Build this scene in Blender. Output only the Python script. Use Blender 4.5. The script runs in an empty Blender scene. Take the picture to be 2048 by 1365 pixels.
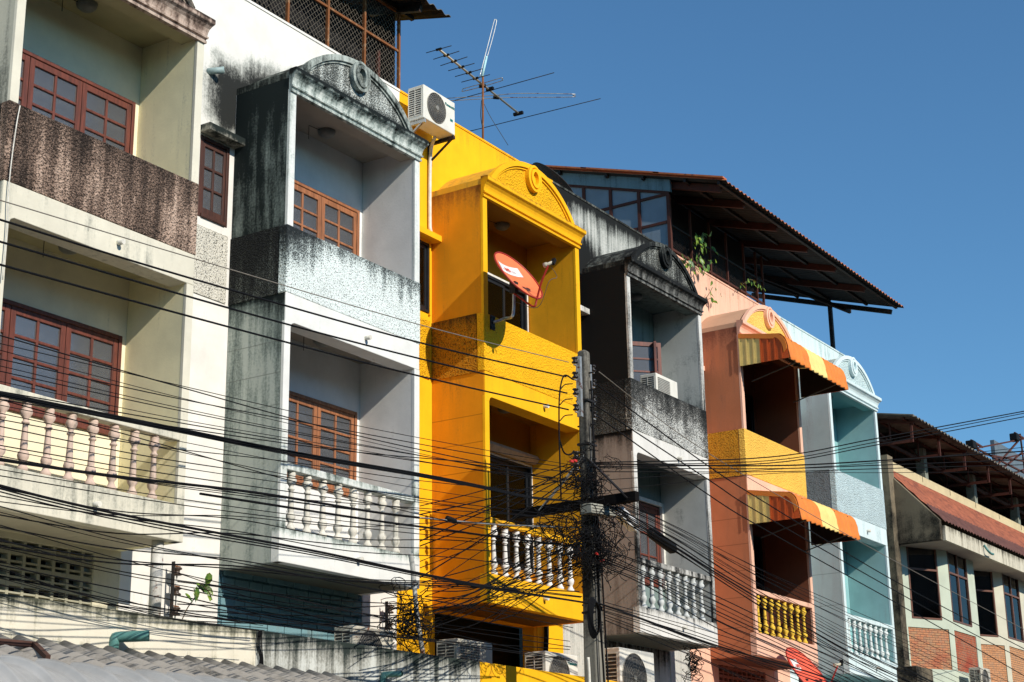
import bpy, math, random
from math import sin, cos, pi, sqrt, radians
from mathutils import Vector, Matrix
random.seed(7)
S = bpy.context.scene
COL = S.collection
# ---------------------------------------------------------------- camera
CAM = Vector((-9.3482, -12.5569, 2.2697)); FPX = 3287.967
yaw, pit, rol = 0.57563215, 0.29753470, -0.01608852
Fw = Vector((cos(pit)*cos(yaw), cos(pit)*sin(yaw), sin(pit)))
R0 = Vector((sin(yaw), -cos(yaw), 0)); U0 = R0.cross(Fw)
Rt = R0*cos(rol)+U0*sin(rol); Up = -R0*sin(rol)+U0*cos(rol)
cd = bpy.data.cameras.new('camera'); cam = bpy.data.objects.new('camera', cd); COL.objects.link(cam)
cd.sensor_width = 36; cd.lens = FPX/2048*36; cd.clip_start = .1; cd.clip_end = 3000
M = Matrix((Rt, Up, -Fw)).transposed().to_4x4(); M.translation = CAM
cam.matrix_world = M; S.camera = cam
def P(u, v, val, ax=1):
    "point of the place seen at photo position (u, v) that lies on the real plane axis=val"
    ray = Fw*FPX + Rt*(u-1024) - Up*(v-682.5)
    return CAM + ray*((val-CAM[ax])/ray[ax])
# ---------------------------------------------------------------- world and sun
W = bpy.data.worlds.new('World'); S.world = W; W.use_nodes = True
nt = W.node_tree; nt.nodes.clear()
sky = nt.nodes.new('ShaderNodeTexSky'); sky.sky_type = 'NISHITA'; sky.sun_disc = False
SUN_TRAVEL = Vector((.18, 1, -.62)).normalized()
el = math.asin(-SUN_TRAVEL.z)
sky.sun_elevation = el; sky.sun_rotation = radians(190.2)
sky.air_density = 1.0; sky.dust_density = .0; sky.ozone_density = 2.0; sky.altitude = 0
bg = nt.nodes.new('ShaderNodeBackground'); bg.inputs[1].default_value = .125
ow = nt.nodes.new('ShaderNodeOutputWorld')
tin = nt.nodes.new('ShaderNodeMix'); tin.data_type = 'RGBA'; tin.blend_type = 'MULTIPLY'; tin.inputs[0].default_value = 1; tin.inputs[7].default_value = (.56, .90, 1.07, 1)
nt.links.new(sky.outputs[0], tin.inputs[6]); nt.links.new(tin.outputs[2], bg.inputs[0]); nt.links.new(bg.outputs[0], ow.inputs[0])
sd = bpy.data.lights.new('sun', 'SUN'); sd.energy = 4.9; sd.angle = radians(.5); sd.color = (1, .92, .80)
so = bpy.data.objects.new('sun', sd); COL.objects.link(so)
so.rotation_euler = SUN_TRAVEL.to_track_quat('-Z', 'Y').to_euler()
S.view_settings.view_transform = 'Standard'; S.view_settings.look = 'None'; S.view_settings.exposure = 0; S.view_settings.gamma = 1
# ---------------------------------------------------------------- materials
def nmat(name):
    m = bpy.data.materials.new(name); m.use_nodes = True
    t = m.node_tree; b = t.nodes['Principled BSDF']
    return m, t, b
def N(t, kind, **kw):
    n = t.nodes.new(kind)
    for k, v in kw.items():
        if k.startswith('i_'): n.inputs[int(k[2:])].default_value = v
        else: setattr(n, k, v)
    return n
def math_(t, op, a, b=None, clamp=False):
    n = t.nodes.new('ShaderNodeMath'); n.operation = op; n.use_clamp = clamp
    for i, x in enumerate((a, b)):
        if x is None: continue
        if isinstance(x, (int, float)): n.inputs[i].default_value = x
        else: t.links.new(x, n.inputs[i])
    return n.outputs[0]
def mixc(t, f, a, b):
    n = t.nodes.new('ShaderNodeMix'); n.data_type = 'RGBA'
    for s, x in ((0, f), (6, a), (7, b)):
        if isinstance(x, (int, float)): n.inputs[s].default_value = x
        elif isinstance(x, tuple): n.inputs[s].default_value = (*x[:3], 1)
        else: t.links.new(x, n.inputs[s])
    return n.outputs[2]
def mrange(t, x, a, b, c=0, d=1, smooth=True):
    n = t.nodes.new('ShaderNodeMapRange'); n.interpolation_type = 'SMOOTHSTEP' if smooth else 'LINEAR'
    t.links.new(x, n.inputs[0])
    for i, q in enumerate((a, b, c, d)): n.inputs[i+1].default_value = q
    return n.outputs[0]
def noise(t, vec, scale, detail=4, rough=.6):
    n = t.nodes.new('ShaderNodeTexNoise'); n.inputs['Scale'].default_value = scale
    n.inputs['Detail'].default_value = detail; n.inputs['Roughness'].default_value = rough
    if vec: t.links.new(vec, n.inputs['Vector'])
    return n.outputs[0]
def grime(name, base, dirt=(.012, .018, .017), mid=None, amt=((4, 0), (13, 0)), spots=(), speck=0., bump=.25,
          rough=.9, streak=.5, seams=(), coarse=0., tint=None, sf=9):
    """painted or rendered wall with mould, run-off streaks and flaking; amt = (height, amount) pairs, spots = (x, z, radius, amount)"""
    m, t, b = nmat(name)
    g = t.nodes.new('ShaderNodeNewGeometry'); pos = g.outputs['Position']
    sx = t.nodes.new('ShaderNodeSeparateXYZ'); t.links.new(pos, sx.inputs[0])
    mp = t.nodes.new('ShaderNodeMapping'); mp.inputs['Scale'].default_value = (sf, sf, .55 if sf > 5 else .4); t.links.new(pos, mp.inputs[0])
    n1 = noise(t, mp.outputs[0], 1.0, 5, .65); n2 = noise(t, pos, 2.3, 5, .6); n3 = noise(t, pos, 34, 3, .7)
    n = math_(t, 'ADD', math_(t, 'MULTIPLY', n1, streak), math_(t, 'MULTIPLY', n2, .8-streak))
    n = math_(t, 'ADD', n, math_(t, 'MULTIPLY', n3, .2))
    n = math_(t, 'ADD', math_(t, 'MULTIPLY', math_(t, 'SUBTRACT', n, .5), 1.9), .5)
    z0, z1 = amt[0][0], amt[-1][0]
    cr = t.nodes.new('ShaderNodeValToRGB'); e = cr.color_ramp.elements
    zz = mrange(t, sx.outputs[2], z0, z1, smooth=False); t.links.new(zz, cr.inputs[0])
    while len(e) < len(amt): e.new(.5)
    for q, (z, a) in enumerate(amt):
        e[q].position = (z-z0)/(z1-z0); e[q].color = (a, a, a, 1)
    a = cr.outputs[0]
    for (x, z, r, w) in spots:
        dx = math_(t, 'MULTIPLY', math_(t, 'SUBTRACT', sx.outputs[0], x), 1.0); dz = math_(t, 'SUBTRACT', sx.outputs[2], z)
        dd = math_(t, 'SQRT', math_(t, 'ADD', math_(t, 'MULTIPLY', dx, dx), math_(t, 'MULTIPLY', dz, dz)))
        a = math_(t, 'ADD', a, mrange(t, dd, 0, r, w, 0))
    s = math_(t, 'ADD', n, a)
    mask = mrange(t, s, .86, 1.22)
    mask2 = mrange(t, s, .70, 1.0)
    var = mrange(t, n2, .3, .7, .86, 1.06, False)
    hs = t.nodes.new('ShaderNodeMix'); hs.data_type = 'RGBA'; hs.blend_type = 'MULTIPLY'; hs.inputs[0].default_value = 1
    hs.inputs[6].default_value = (*base, 1); t.links.new(var, hs.inputs[7])
    c = hs.outputs[2]
    if mid is None: mid = tuple(.45*x+.3*y for x, y in zip(base, (.35, .38, .33)))
    c = mixc(t, math_(t, 'MULTIPLY', mask2, .75), c, mid)
    if speck:
        v = noise(t, pos, 62, 2, .5)
        sp = mrange(t, math_(t, 'ADD', v, math_(t, 'MULTIPLY', mask2, .12)), .66-speck*.2, .72-speck*.2)
        c = mixc(t, math_(t, 'MULTIPLY', sp, .9), c, dirt)
    c = mixc(t, mask, c, dirt)
    h = math_(t, 'ADD', math_(t, 'MULTIPLY', n3, .5), math_(t, 'MULTIPLY', n2, .5))
    if coarse:
        vo = t.nodes.new('ShaderNodeTexVoronoi'); vo.inputs['Scale'].default_value = 44; t.links.new(pos, vo.inputs['Vector'])
        nn = noise(t, pos, 30, 3, .6)
        h = math_(t, 'ADD', math_(t, 'MULTIPLY', vo.outputs[0], 1.3), math_(t, 'MULTIPLY', nn, 2.2))
        c = mixc(t, math_(t, 'MULTIPLY', mrange(t, h, 1.66-(1-coarse)*.22, 1.36-(1-coarse)*.22), min(1, coarse+.1)), c, tuple(x*.35 for x in (tint or base)))
    for z in seams:
        ln = mrange(t, math_(t, 'ABSOLUTE', math_(t, 'SUBTRACT', sx.outputs[2], z)), .004, .009, 1, 0)
        c = mixc(t, math_(t, 'MULTIPLY', ln, .55), c, tuple(x*.3 for x in base))
    t.links.new(c, b.inputs['Base Color'])
    b.inputs['Roughness'].default_value = rough
    b.inputs['Specular IOR Level'].default_value = .25
    bp = t.nodes.new('ShaderNodeBump'); bp.inputs['Strength'].default_value = min(1, bump*(3 if coarse else 1))
    bp.inputs['Distance'].default_value = .012 if not coarse else .022
    t.links.new(h, bp.inputs['Height']); t.links.new(bp.outputs[0], b.inputs['Normal'])
    return m
def plain(name, base, rough=.6, metal=0., var=.25, scale=12, bump=.08, rust=0., rustc=(.16, .05, .02), spec=.4):
    m, t, b = nmat(name)
    g = t.nodes.new('ShaderNodeNewGeometry'); n = noise(t, g.outputs['Position'], scale, 4, .6)
    f = mrange(t, n, .3, .7, 1-var, 1+var*.4, False)
    hs = t.nodes.new('ShaderNodeMix'); hs.data_type = 'RGBA'; hs.blend_type = 'MULTIPLY'; hs.inputs[0].default_value = 1
    hs.inputs[6].default_value = (*base, 1); t.links.new(f, hs.inputs[7]); c = hs.outputs[2]
    if rust:
        n2 = noise(t, g.outputs['Position'], scale*.7, 6, .7)
        c = mixc(t, mrange(t, n2, .62-rust*.3, .72-rust*.3), c, rustc)
    t.links.new(c, b.inputs['Base Color']); b.inputs['Roughness'].default_value = rough
    b.inputs['Metallic'].default_value = metal; b.inputs['Specular IOR Level'].default_value = spec
    if bump:
        bp = t.nodes.new('ShaderNodeBump'); bp.inputs['Strength'].default_value = bump; bp.inputs['Distance'].default_value = .01
        t.links.new(n, bp.inputs['Height']); t.links.new(bp.outputs[0], b.inputs['Normal'])
    return m
def wood(name, base):
    m, t, b = nmat(name)
    g = t.nodes.new('ShaderNodeNewGeometry'); mp = t.nodes.new('ShaderNodeMapping'); mp.inputs['Scale'].default_value = (30, 30, 2.5)
    t.links.new(g.outputs['Position'], mp.inputs[0]); n = noise(t, mp.outputs[0], 1, 5, .6); n2 = noise(t, g.outputs['Position'], 4, 3)
    c = mixc(t, mrange(t, n, .3, .7), tuple(x*.6 for x in base), tuple(min(1, x*1.2) for x in base))
    c = mixc(t, mrange(t, n2, .55, .75, 0, .5), c, tuple(x*.45 for x in base))
    t.links.new(c, b.inputs['Base Color']); b.inputs['Roughness'].default_value = .55
    bp = t.nodes.new('ShaderNodeBump'); bp.inputs['Strength'].default_value = .15; bp.inputs['Distance'].default_value = .005
    t.links.new(n, bp.inputs['Height']); t.links.new(bp.outputs[0], b.inputs['Normal'])
    return m
def glass(name, tint=(.55, .6, .62), refl=.1, rough=.06, pale_lift=0.):
    m, t, b = nmat(name); t.nodes.remove(b)
    o = t.nodes['Material Output']; tr = t.nodes.new('ShaderNodeBsdfTransparent'); tr.inputs[0].default_value = (*tint, 1)
    gl = t.nodes.new('ShaderNodeBsdfGlossy'); gl.inputs['Roughness'].default_value = rough; gl.inputs[0].default_value = (.46, .46, .47, 1)
    fr = t.nodes.new('ShaderNodeFresnel'); fr.inputs[0].default_value = 1.5
    mx = t.nodes.new('ShaderNodeMixShader')
    t.links.new(math_(t, 'ADD', fr.outputs[0], refl, True), mx.inputs[0]); t.links.new(tr.outputs[0], mx.inputs[1]); t.links.new(gl.outputs[0], mx.inputs[2])
    if pale_lift:
        df = t.nodes.new('ShaderNodeBsdfDiffuse'); df.inputs[0].default_value = (.38, .40, .44, 1); m2 = t.nodes.new('ShaderNodeMixShader'); m2.inputs[0].default_value = pale_lift  # grey diffuse share brightens the panes, no real frosting
        t.links.new(mx.outputs[0], m2.inputs[1]); t.links.new(df.outputs[0], m2.inputs[2]); t.links.new(m2.outputs[0], o.inputs[0])
    else: t.links.new(mx.outputs[0], o.inputs[0])
    return m
def brick(name, c1, c2, mortar, dirty=0.):
    m, t, b = nmat(name)
    tc = t.nodes.new('ShaderNodeTexCoord'); sx = t.nodes.new('ShaderNodeSeparateXYZ'); cb = t.nodes.new('ShaderNodeCombineXYZ')
    t.links.new(tc.outputs['Object'], sx.inputs[0]); t.links.new(sx.outputs[0], cb.inputs[0]); t.links.new(sx.outputs[2], cb.inputs[1])
    br = t.nodes.new('ShaderNodeTexBrick'); t.links.new(cb.outputs[0], br.inputs['Vector'])
    br.inputs['Color1'].default_value = (*c1, 1); br.inputs['Color2'].default_value = (*c2, 1); br.inputs['Mortar'].default_value = (*mortar, 1)
    br.inputs['Scale'].default_value = 1; br.inputs['Brick Width'].default_value = .17; br.inputs['Row Height'].default_value = .05
    br.inputs['Mortar Size'].default_value = .005; br.inputs['Bias'].default_value = -.2
    n = noise(t, tc.outputs['Object'], 9, 5, .65); n2 = noise(t, tc.outputs['Object'], 2.2, 4, .6)
    c = mixc(t, mrange(t, n, .42, .68, 0, .65), br.outputs[0], (.30, .20, .13)); n9 = noise(t, tc.outputs['Object'], 28, 4, .7); c = mixc(t, mrange(t, n9, .52, .7, 0, .6), c, (.12, .05, .03))
    c = mixc(t, mrange(t, n2, .56-dirty*.12, .66, 0, .9*dirty), c, (.3, .035, .012) if dirty else (.1, .05, .02))
    t.links.new(c, b.inputs['Base Color']); b.inputs['Roughness'].default_value = .85
    bp = t.nodes.new('ShaderNodeBump'); bp.inputs['Strength'].default_value = .7; bp.inputs['Distance'].default_value = .008
    t.links.new(math_(t, 'ADD', math_(t, 'MULTIPLY', br.outputs['Fac'], -1), math_(t, 'MULTIPLY', n, .5)), bp.inputs['Height']); t.links.new(bp.outputs[0], b.inputs['Normal'])
    return m
def curtain(name, base, sx_=22, spread=.35):
    m, t, b = nmat(name)
    g = t.nodes.new('ShaderNodeNewGeometry'); mp = t.nodes.new('ShaderNodeMapping'); mp.inputs['Scale'].default_value = (sx_, 1, .6)
    t.links.new(g.outputs['Position'], mp.inputs[0]); n = noise(t, mp.outputs[0], 1, 3, .6)
    t.links.new(mixc(t, mrange(t, n, .35, .65), tuple(x*spread for x in base), base), b.inputs['Base Color']); b.inputs['Roughness'].default_value = .9
    return m
# ---------------------------------------------------------------- mesh builder
class MB:
    def __init__(s): s.v = []; s.f = []; s.m = []; s.sm = []
    def face(s, idx, mi=0, sm=False): s.f.append(tuple(idx)); s.m.append(mi); s.sm.append(sm)
    def add(s, vs): n = len(s.v); s.v += [tuple(x) for x in vs]; return n
    def box(s, x0, x1, y0, y1, z0, z1, mi=0):
        n = s.add([(x, y, z) for x in (x0, x1) for y in (y0, y1) for z in (z0, z1)])
        for q in ((0, 1, 3, 2), (4, 6, 7, 5), (0, 4, 5, 1), (2, 3, 7, 6), (0, 2, 6, 4), (1, 5, 7, 3)): s.face([n+i for i in q], mi)
        return s
    def hexa(s, p, mi=0):  # 8 points, same order as box
        n = s.add(p)
        for q in ((0, 1, 3, 2), (4, 6, 7, 5), (0, 4, 5, 1), (2, 3, 7, 6), (0, 2, 6, 4), (1, 5, 7, 3)): s.face([n+i for i in q], mi)
        return s
    def bar(s, a, b, w, h=None, mi=0, up=(0, 0, 1)):
        a, b = Vector(a), Vector(b); d = (b-a).normalized(); up = Vector(up)
        if abs(d.dot(up)) > .95: up = Vector((0, 1, 0))
        r = d.cross(up).normalized()*(w/2); u = r.cross(d).normalized()*((h or w)/2)
        s.hexa([a-r-u, a-r+u, a+r-u, a+r+u, b-r-u, b-r+u, b+r-u, b+r+u], mi); return s
    def tube(s, pts, r, n=6, mi=0, cap=True, closed=False, sm=True):
        pts = [Vector(p) for p in pts]; L = len(pts); rings = []
        rr = r if isinstance(r, (list, tuple)) else [r]*L
        prev = None
        for i, p in enumerate(pts):
            a = pts[(i-1) % L] if (i > 0 or closed) else p; b = pts[(i+1) % L] if (i < L-1 or closed) else p
            d = (b-a); d = d.normalized() if d.length > 1e-9 else Vector((0, 0, 1))
            if prev is None:
                e = Vector((0, 0, 1)) if abs(d.z) < .9 else Vector((1, 0, 0)); x = d.cross(e).normalized()
            else:
                x = prev - d*prev.dot(d); x = x.normalized() if x.length > 1e-6 else d.orthogonal().normalized()
            prev = x; y = d.cross(x)
            rings.append(s.add([p + (x*cos(2*pi*k/n)+y*sin(2*pi*k/n))*rr[i] for k in range(n)]))
        for i in range(L if closed else L-1):
            A, B = rings[i], rings[(i+1) % L]
            for k in range(n): s.face((A+k, A+(k+1) % n, B+(k+1) % n, B+k), mi, sm)
        if cap and not closed: s.face([rings[0]+k for k in range(n)][::-1], mi); s.face([rings[-1]+k for k in range(n)], mi)
        return s
    def lathe(s, prof, c=(0, 0, 0), n=16, mi=0, flute=None, axis='z'):
        rings = []
        for j, (r, z) in enumerate(prof):
            ring = []
            for k in range(n):
                a = 2*pi*k/n; q = r*(1-(flute[j] if flute else 0)*(k % 2))
                x, y = q*cos(a), q*sin(a)
                ring.append({'z': (c[0]+x, c[1]+y, c[2]+z), 'y': (c[0]+x, c[1]+z, c[2]+y), 'x': (c[0]+z, c[1]+x, c[2]+y)}[axis])
            rings.append(s.add(ring))
        for A, B in zip(rings, rings[1:]):
            for k in range(n): s.face((A+k, A+(k+1) % n, B+(k+1) % n, B+k), mi, True)
        s.face([rings[0]+k for k in range(n)][::-1], mi); s.face([rings[-1]+k for k in range(n)], mi); return s
    def prism(s, poly, a, b, axis='x', mi=0, sm=False, inset=None):
        "poly of 2D points extruded along axis between a and b; inset(p) may stretch the ends"
        def pt(p, t, sgn):
            if inset: t = t + sgn*inset(p)
            return {'x': (t, p[0], p[1]), 'y': (p[0], t, p[1]), 'z': (p[0], p[1], t)}[axis]
        n = len(poly); A = s.add([pt(p, a, -1) for p in poly]); B = s.add([pt(p, b, 1) for p in poly])
        for k in range(n): s.face((A+k, A+(k+1) % n, B+(k+1) % n, B+k), mi, sm)
        s.face([A+k for k in range(n)][::-1], mi); s.face([B+k for k in range(n)], mi); return s
    def strip(s, P1, P2, P3, P4, y0, y1, mi=0):
        pass
    def wall(s, x0, x1, z0, z1, y0, y1, holes=(), mi=0):
        "wall slab in the xz plane with rectangular openings (x0,x1,z0,z1)"
        xs = sorted({x0, x1, *[h[0] for h in holes], *[h[1] for h in holes]}); zs = sorted({z0, z1, *[h[2] for h in holes], *[h[3] for h in holes]})
        solid = {}
        for i in range(len(xs)-1):
            for j in range(len(zs)-1):
                cx, cz = (xs[i]+xs[i+1])/2, (zs[j]+zs[j+1])/2
                solid[i, j] = not any(h[0] < cx < h[1] and h[2] < cz < h[3] for h in holes)
        for (i, j), ok in solid.items():
            if not ok: continue
            a, b, c, d = xs[i], xs[i+1], zs[j], zs[j+1]
            n = s.add([(a, y0, c), (b, y0, c), (b, y0, d), (a, y0, d), (a, y1, c), (b, y1, c), (b, y1, d), (a, y1, d)])
            s.face((n, n+1, n+2, n+3), mi); s.face((n+7, n+6, n+5, n+4), mi)
            for (di, dj, q) in ((-1, 0, (0, 3, 7, 4)), (1, 0, (1, 5, 6, 2)), (0, -1, (0, 4, 5, 1)), (0, 1, (3, 2, 6, 7))):
                if not solid.get((i+di, j+dj), False): s.face([n+k for k in q], mi)
        return s
    def build(s, name, mats, parent=None, loc=None, rot=None, label=None, kind=None, fix=True):
        me = bpy.data.meshes.new(name); me.from_pydata(s.v, [], s.f)
        for m in (mats if isinstance(mats, (list, tuple)) else [mats]): me.materials.append(m)
        me.polygons.foreach_set('material_index', s.m); me.polygons.foreach_set('use_smooth', s.sm)
        if fix:
            import bmesh
            b = bmesh.new(); b.from_mesh(me); bmesh.ops.recalc_face_normals(b, faces=b.faces); b.to_mesh(me); b.free()
        me.update()
        o = bpy.data.objects.new(name, me); COL.objects.link(o)
        if parent: o.parent = parent
        if loc: o.location = loc
        if rot: o.rotation_euler = rot
        if label: o['label'] = label
        if kind: o['kind'] = kind
        return o
def thing(name, label, cat, loc=(0, 0, 0), group=None):
    o = bpy.data.objects.new(name, None); o.empty_display_size = .2; COL.objects.link(o); o.location = loc
    o['label'] = label; o['category'] = cat
    if group: o['group'] = group
    return o
def tag(o, label, cat, group=None):
    o['label'] = label; o['category'] = cat
    if group: o['group'] = group
    return o
def bevel(o, w=.008, seg=2):
    b = o.modifiers.new('bevel', 'BEVEL'); b.width = w; b.segments = seg; b.limit_method = 'ANGLE'; b.angle_limit = radians(40); return o
def cr(pts, sub=6):
    "smooth curve through points"
    pts = [Vector(p) for p in pts]
    if len(pts) < 3: return pts
    q = [pts[0]*2-pts[1]]+pts+[pts[-1]*2-pts[-2]]; out = []
    for i in range(1, len(q)-2):
        for k in range(sub):
            t = k/sub; a, b, c, d = q[i-1], q[i], q[i+1], q[i+2]
            out.append(.5*((2*b)+(c-a)*t+(2*a-5*b+4*c-d)*t*t+(3*b-a-3*c+d)*t**3))
    out.append(pts[-1]); return out
def text(body, size, mat, mtx, parent, name='lettering', bold=0.):
    c = bpy.data.curves.new(name, 'FONT'); c.body = body; c.size = size; c.align_x = 'CENTER'; c.align_y = 'CENTER'; c.extrude = .0008; c.offset = bold
    c.materials.append(mat)
    o = bpy.data.objects.new(name+'_tmp', c); me = bpy.data.meshes.new_from_object(o); me.name = name; bpy.data.objects.remove(o)
    o = bpy.data.objects.new(name, me); COL.objects.link(o); o.parent = parent; o.matrix_local = mtx; return o
# ---------------------------------------------------------------- shared levels (metres)
BW, D = 2.5444, .8484
ZE, ZC, ZB, ZA, ZT, ZR = 5.222, 7.947, 8.283, 9.097, 10.781, 12.289
G = .6  # street level
# ---------------------------------------------------------------- ground
m_asph = grime('asphalt', (.06, .06, .062), amt=((0, .1), (1, .1)))
m_pave = grime('paving', (.40, .35, .27), amt=((0, .1), (1, .1)))
MB().box(-400, 600, -400, 600, G-.5, G-.15).build('ground', grime('earth', (.09, .08, .06), amt=((0, 0), (1, 0))), kind='structure')
MB().box(-200, 300, -11, -4.2, G-.145, G-.1).build('road', m_asph, kind='structure')
MB().box(-200, 300, -4.2, 0, G-.145, G+.02).build('pavement', m_pave, kind='structure')
MB().box(-200, 300, -14.5, -11, G-.145, G+.02).build('pavement', m_pave, kind='structure')
mk = MB()
for i in range(-10, 20): mk.box(i*6, i*6+3, -7.66, -7.54, G-.096, G-.094)
mk.build('road_marking', plain('marking_paint', (.75, .75, .72)), kind='structure')
# ---------------------------------------------------------------- unseen buildings added across the street to cut sky fill and shade the road
for i, (xa, xb, h, c) in enumerate(((-30, -14, 10.0, (.24, .19, .14)), (-13.9, 2, 11.5, (.16, .15, .14)), (2.1, 17, 10.6, (.26, .21, .13)), (17.1, 40, 11.6, (.19, .16, .14)))):
    t = thing('added_street_building', ('low brown', 'tall dark grey', 'sandy', 'long grey-brown')[i]+' building added unseen across the road to cut sky fill', 'building', (xa, -22, G))
    hol = [(1.2+2.6*a, 2.6+2.6*a, 1+3.1*f, 2.9+3.1*f) for a in range(int((xb-xa-2)/2.6)) for f in range(4) if 2.9+3.1*f < h-.3]
    MB().wall(0, xb-xa, 0, h, 0, .3, hol).build('front_wall', grime('street_wall', c, amt=((0, .2), (14, .3))), t)
    MB().box(.1, xb-xa-.1, -9, -.7, 0, h-.4).build('block', grime('street_wall_rear', c, amt=((0, .2), (14, .2))), t)
# ---------------------------------------------------------------- common materials
m_glass = glass('window_glass', (.92, .93, .93), -.02, .2, pale_lift=.09)
m_dglass = glass('dark_glass', (.86, .92, .92), .0)
m_black = plain('black_rubber', (.005, .0055, .007), .7, bump=0, spec=.2)
m_cable = plain('cable_sheath', (.004, .0045, .006), .75, bump=0, var=.1, spec=.15)
m_greyc = plain('grey_cable', (.09, .09, .085), .6, bump=0)
m_steel = plain('galvanised_steel', (.45, .46, .45), .45, .6, rust=.25)
m_dsteel = plain('dark_steel', (.010, .009, .009), .7, rust=.3, rustc=(.05, .02, .012))
m_rust = plain('rusty_steel', (.30, .17, .09), .85, rust=.8, rustc=(.2, .07, .02))
m_redsteel = plain('red_oxide_steel', (.075, .019, .011), .8, rust=.3, rustc=(.05, .018, .01))
m_acw = plain('aircon_casing', (.74, .72, .64), .5, var=.12, scale=5, bump=.02)
m_acd = plain('aircon_casing_old', (.55, .52, .43), .6, var=.3, scale=7, bump=.03, rust=.12)
m_acg = plain('aircon_grille', (.05, .05, .05), .6, bump=0)
m_acs = plain('aircon_wire', (.30, .28, .24), .5, .3, bump=0)
m_dark = plain('dark_void', (.006, .006, .007), .95, bump=0)  # black stands in for unlit depth behind openings; also colours cracks
m_green = plain('green_logo', (.0, .16, .15), .5, bump=0)
m_lampw = plain('lamp_cover', (.20, .21, .19), .4, bump=0)
m_curt_grey = curtain('grey_curtain', (.84, .84, .86), 14, .8)
m_curt_green = curtain('green_curtain', (.34, .86, .68), 26, .4)
m_curt_white = curtain('pale_curtain', (.55, .57, .56), 18, .6)
m_grille = plain('star_grille', (.10, .10, .11), .5, bump=0)
m_alu = plain('dark_aluminium', (.018, .022, .028), .4, .3, bump=0)
m_trimw = plain('white_trim', (.75, .74, .68), .6)
m_pipew = plain('white_pipe', (.72, .70, .62), .55)
m_teal = plain('blue_pvc', (.10, .26, .24), .45)
# ---------------------------------------------------------------- windows
def casement(parent, x0, x1, z0, z1, leaves, cols, rows, mw, curt, y=0., star=True, label=None, st0=.065):
    fr = MB(); f = .045
    fr.box(x0-f, x0, y-.03, y+.06, z0-f, z1+f); fr.box(x1, x1+f, y-.03, y+.06, z0-f, z1+f)
    fr.box(x0, x1, y-.03, y+.06, z1, z1+f); fr.box(x0, x1, y-.05, y+.06, z0-f, z0)
    w = fr.build('window', mw, parent, label=label); bevel(w, .005, 1)
    lw = (x1-x0)/leaves
    for i in range(leaves):
        a, b = x0+i*lw+.004, x0+(i+1)*lw-.004
        s_ = MB(); st = st0
        s_.box(a, a+st, y-.02, y+.022, z0+.003, z1-.003); s_.box(b-st, b, y-.02, y+.022, z0+.003, z1-.003)
        s_.box(a+st, b-st, y-.018, y+.022, z1-.075, z1-.003); s_.box(a+st, b-st, y-.018, y+.022, z0+.003, z0+.085)
        gx = [a+st+(b-a-2*st)*k/cols for k in range(cols+1)]; gz = [z0+.085+(z1-z0-.16)*k/rows for k in range(rows+1)]
        for x in gx[1:-1]: s_.box(x-.016, x+.016, y-.016, y+.018, z0+.085, z1-.075)
        for z in gz[1:-1]: s_.box(a+st, b-st, y-.0145, y+.0165, z-.015, z+.015)
        bevel(s_.build('sash', mw, w), .004, 1)
        MB().box(a+st-.005, b-st+.005, y+.001, y+.005, z0+.08, z1-.07).build('pane', m_glass, w)
        if star:
            gr = MB()
            for xa, xb in zip(gx, gx[1:]):
                for za, zb in zip(gz, gz[1:]):
                    cx, cz = (xa+xb)/2, (za+zb)/2
                    for k in range(6):
                        an = pi*k/6; dx, dz = cos(an)*(xb-xa)*.6, sin(an)*(zb-za)*.55
                        gr.bar((cx-dx, y+.03, cz-dz), (cx+dx, y+.03, cz+dz), .005)
                    gr.tube([(cx+cos(q)*.05, y+.03, cz+sin(q)*.05) for q in [2*pi*j/10 for j in range(10)]], .003, 4, closed=True)
            gr.build('grille', m_grille, w)
        cu = MB(); n = 24; ys = [y+.1+.012*sin(k*2.1)+.008*sin(k*.9+i) for k in range(n+1)]
        v = cu.add([(a+(b-a)*k/n, ys[k], z) for k in range(n+1) for z in (z0, z1)])
        for k in range(n): cu.face((v+2*k, v+2*k+2, v+2*k+3, v+2*k+1), 0, True)
        cu.build('curtain', curt, w)
    MB().box(x0-.04, x1+.04, y+.16, y+.17, z0-.04, z1+.04).build('room_shade_backing', m_dark, w)  # black board paints the unlit room behind the window
    return w
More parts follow.
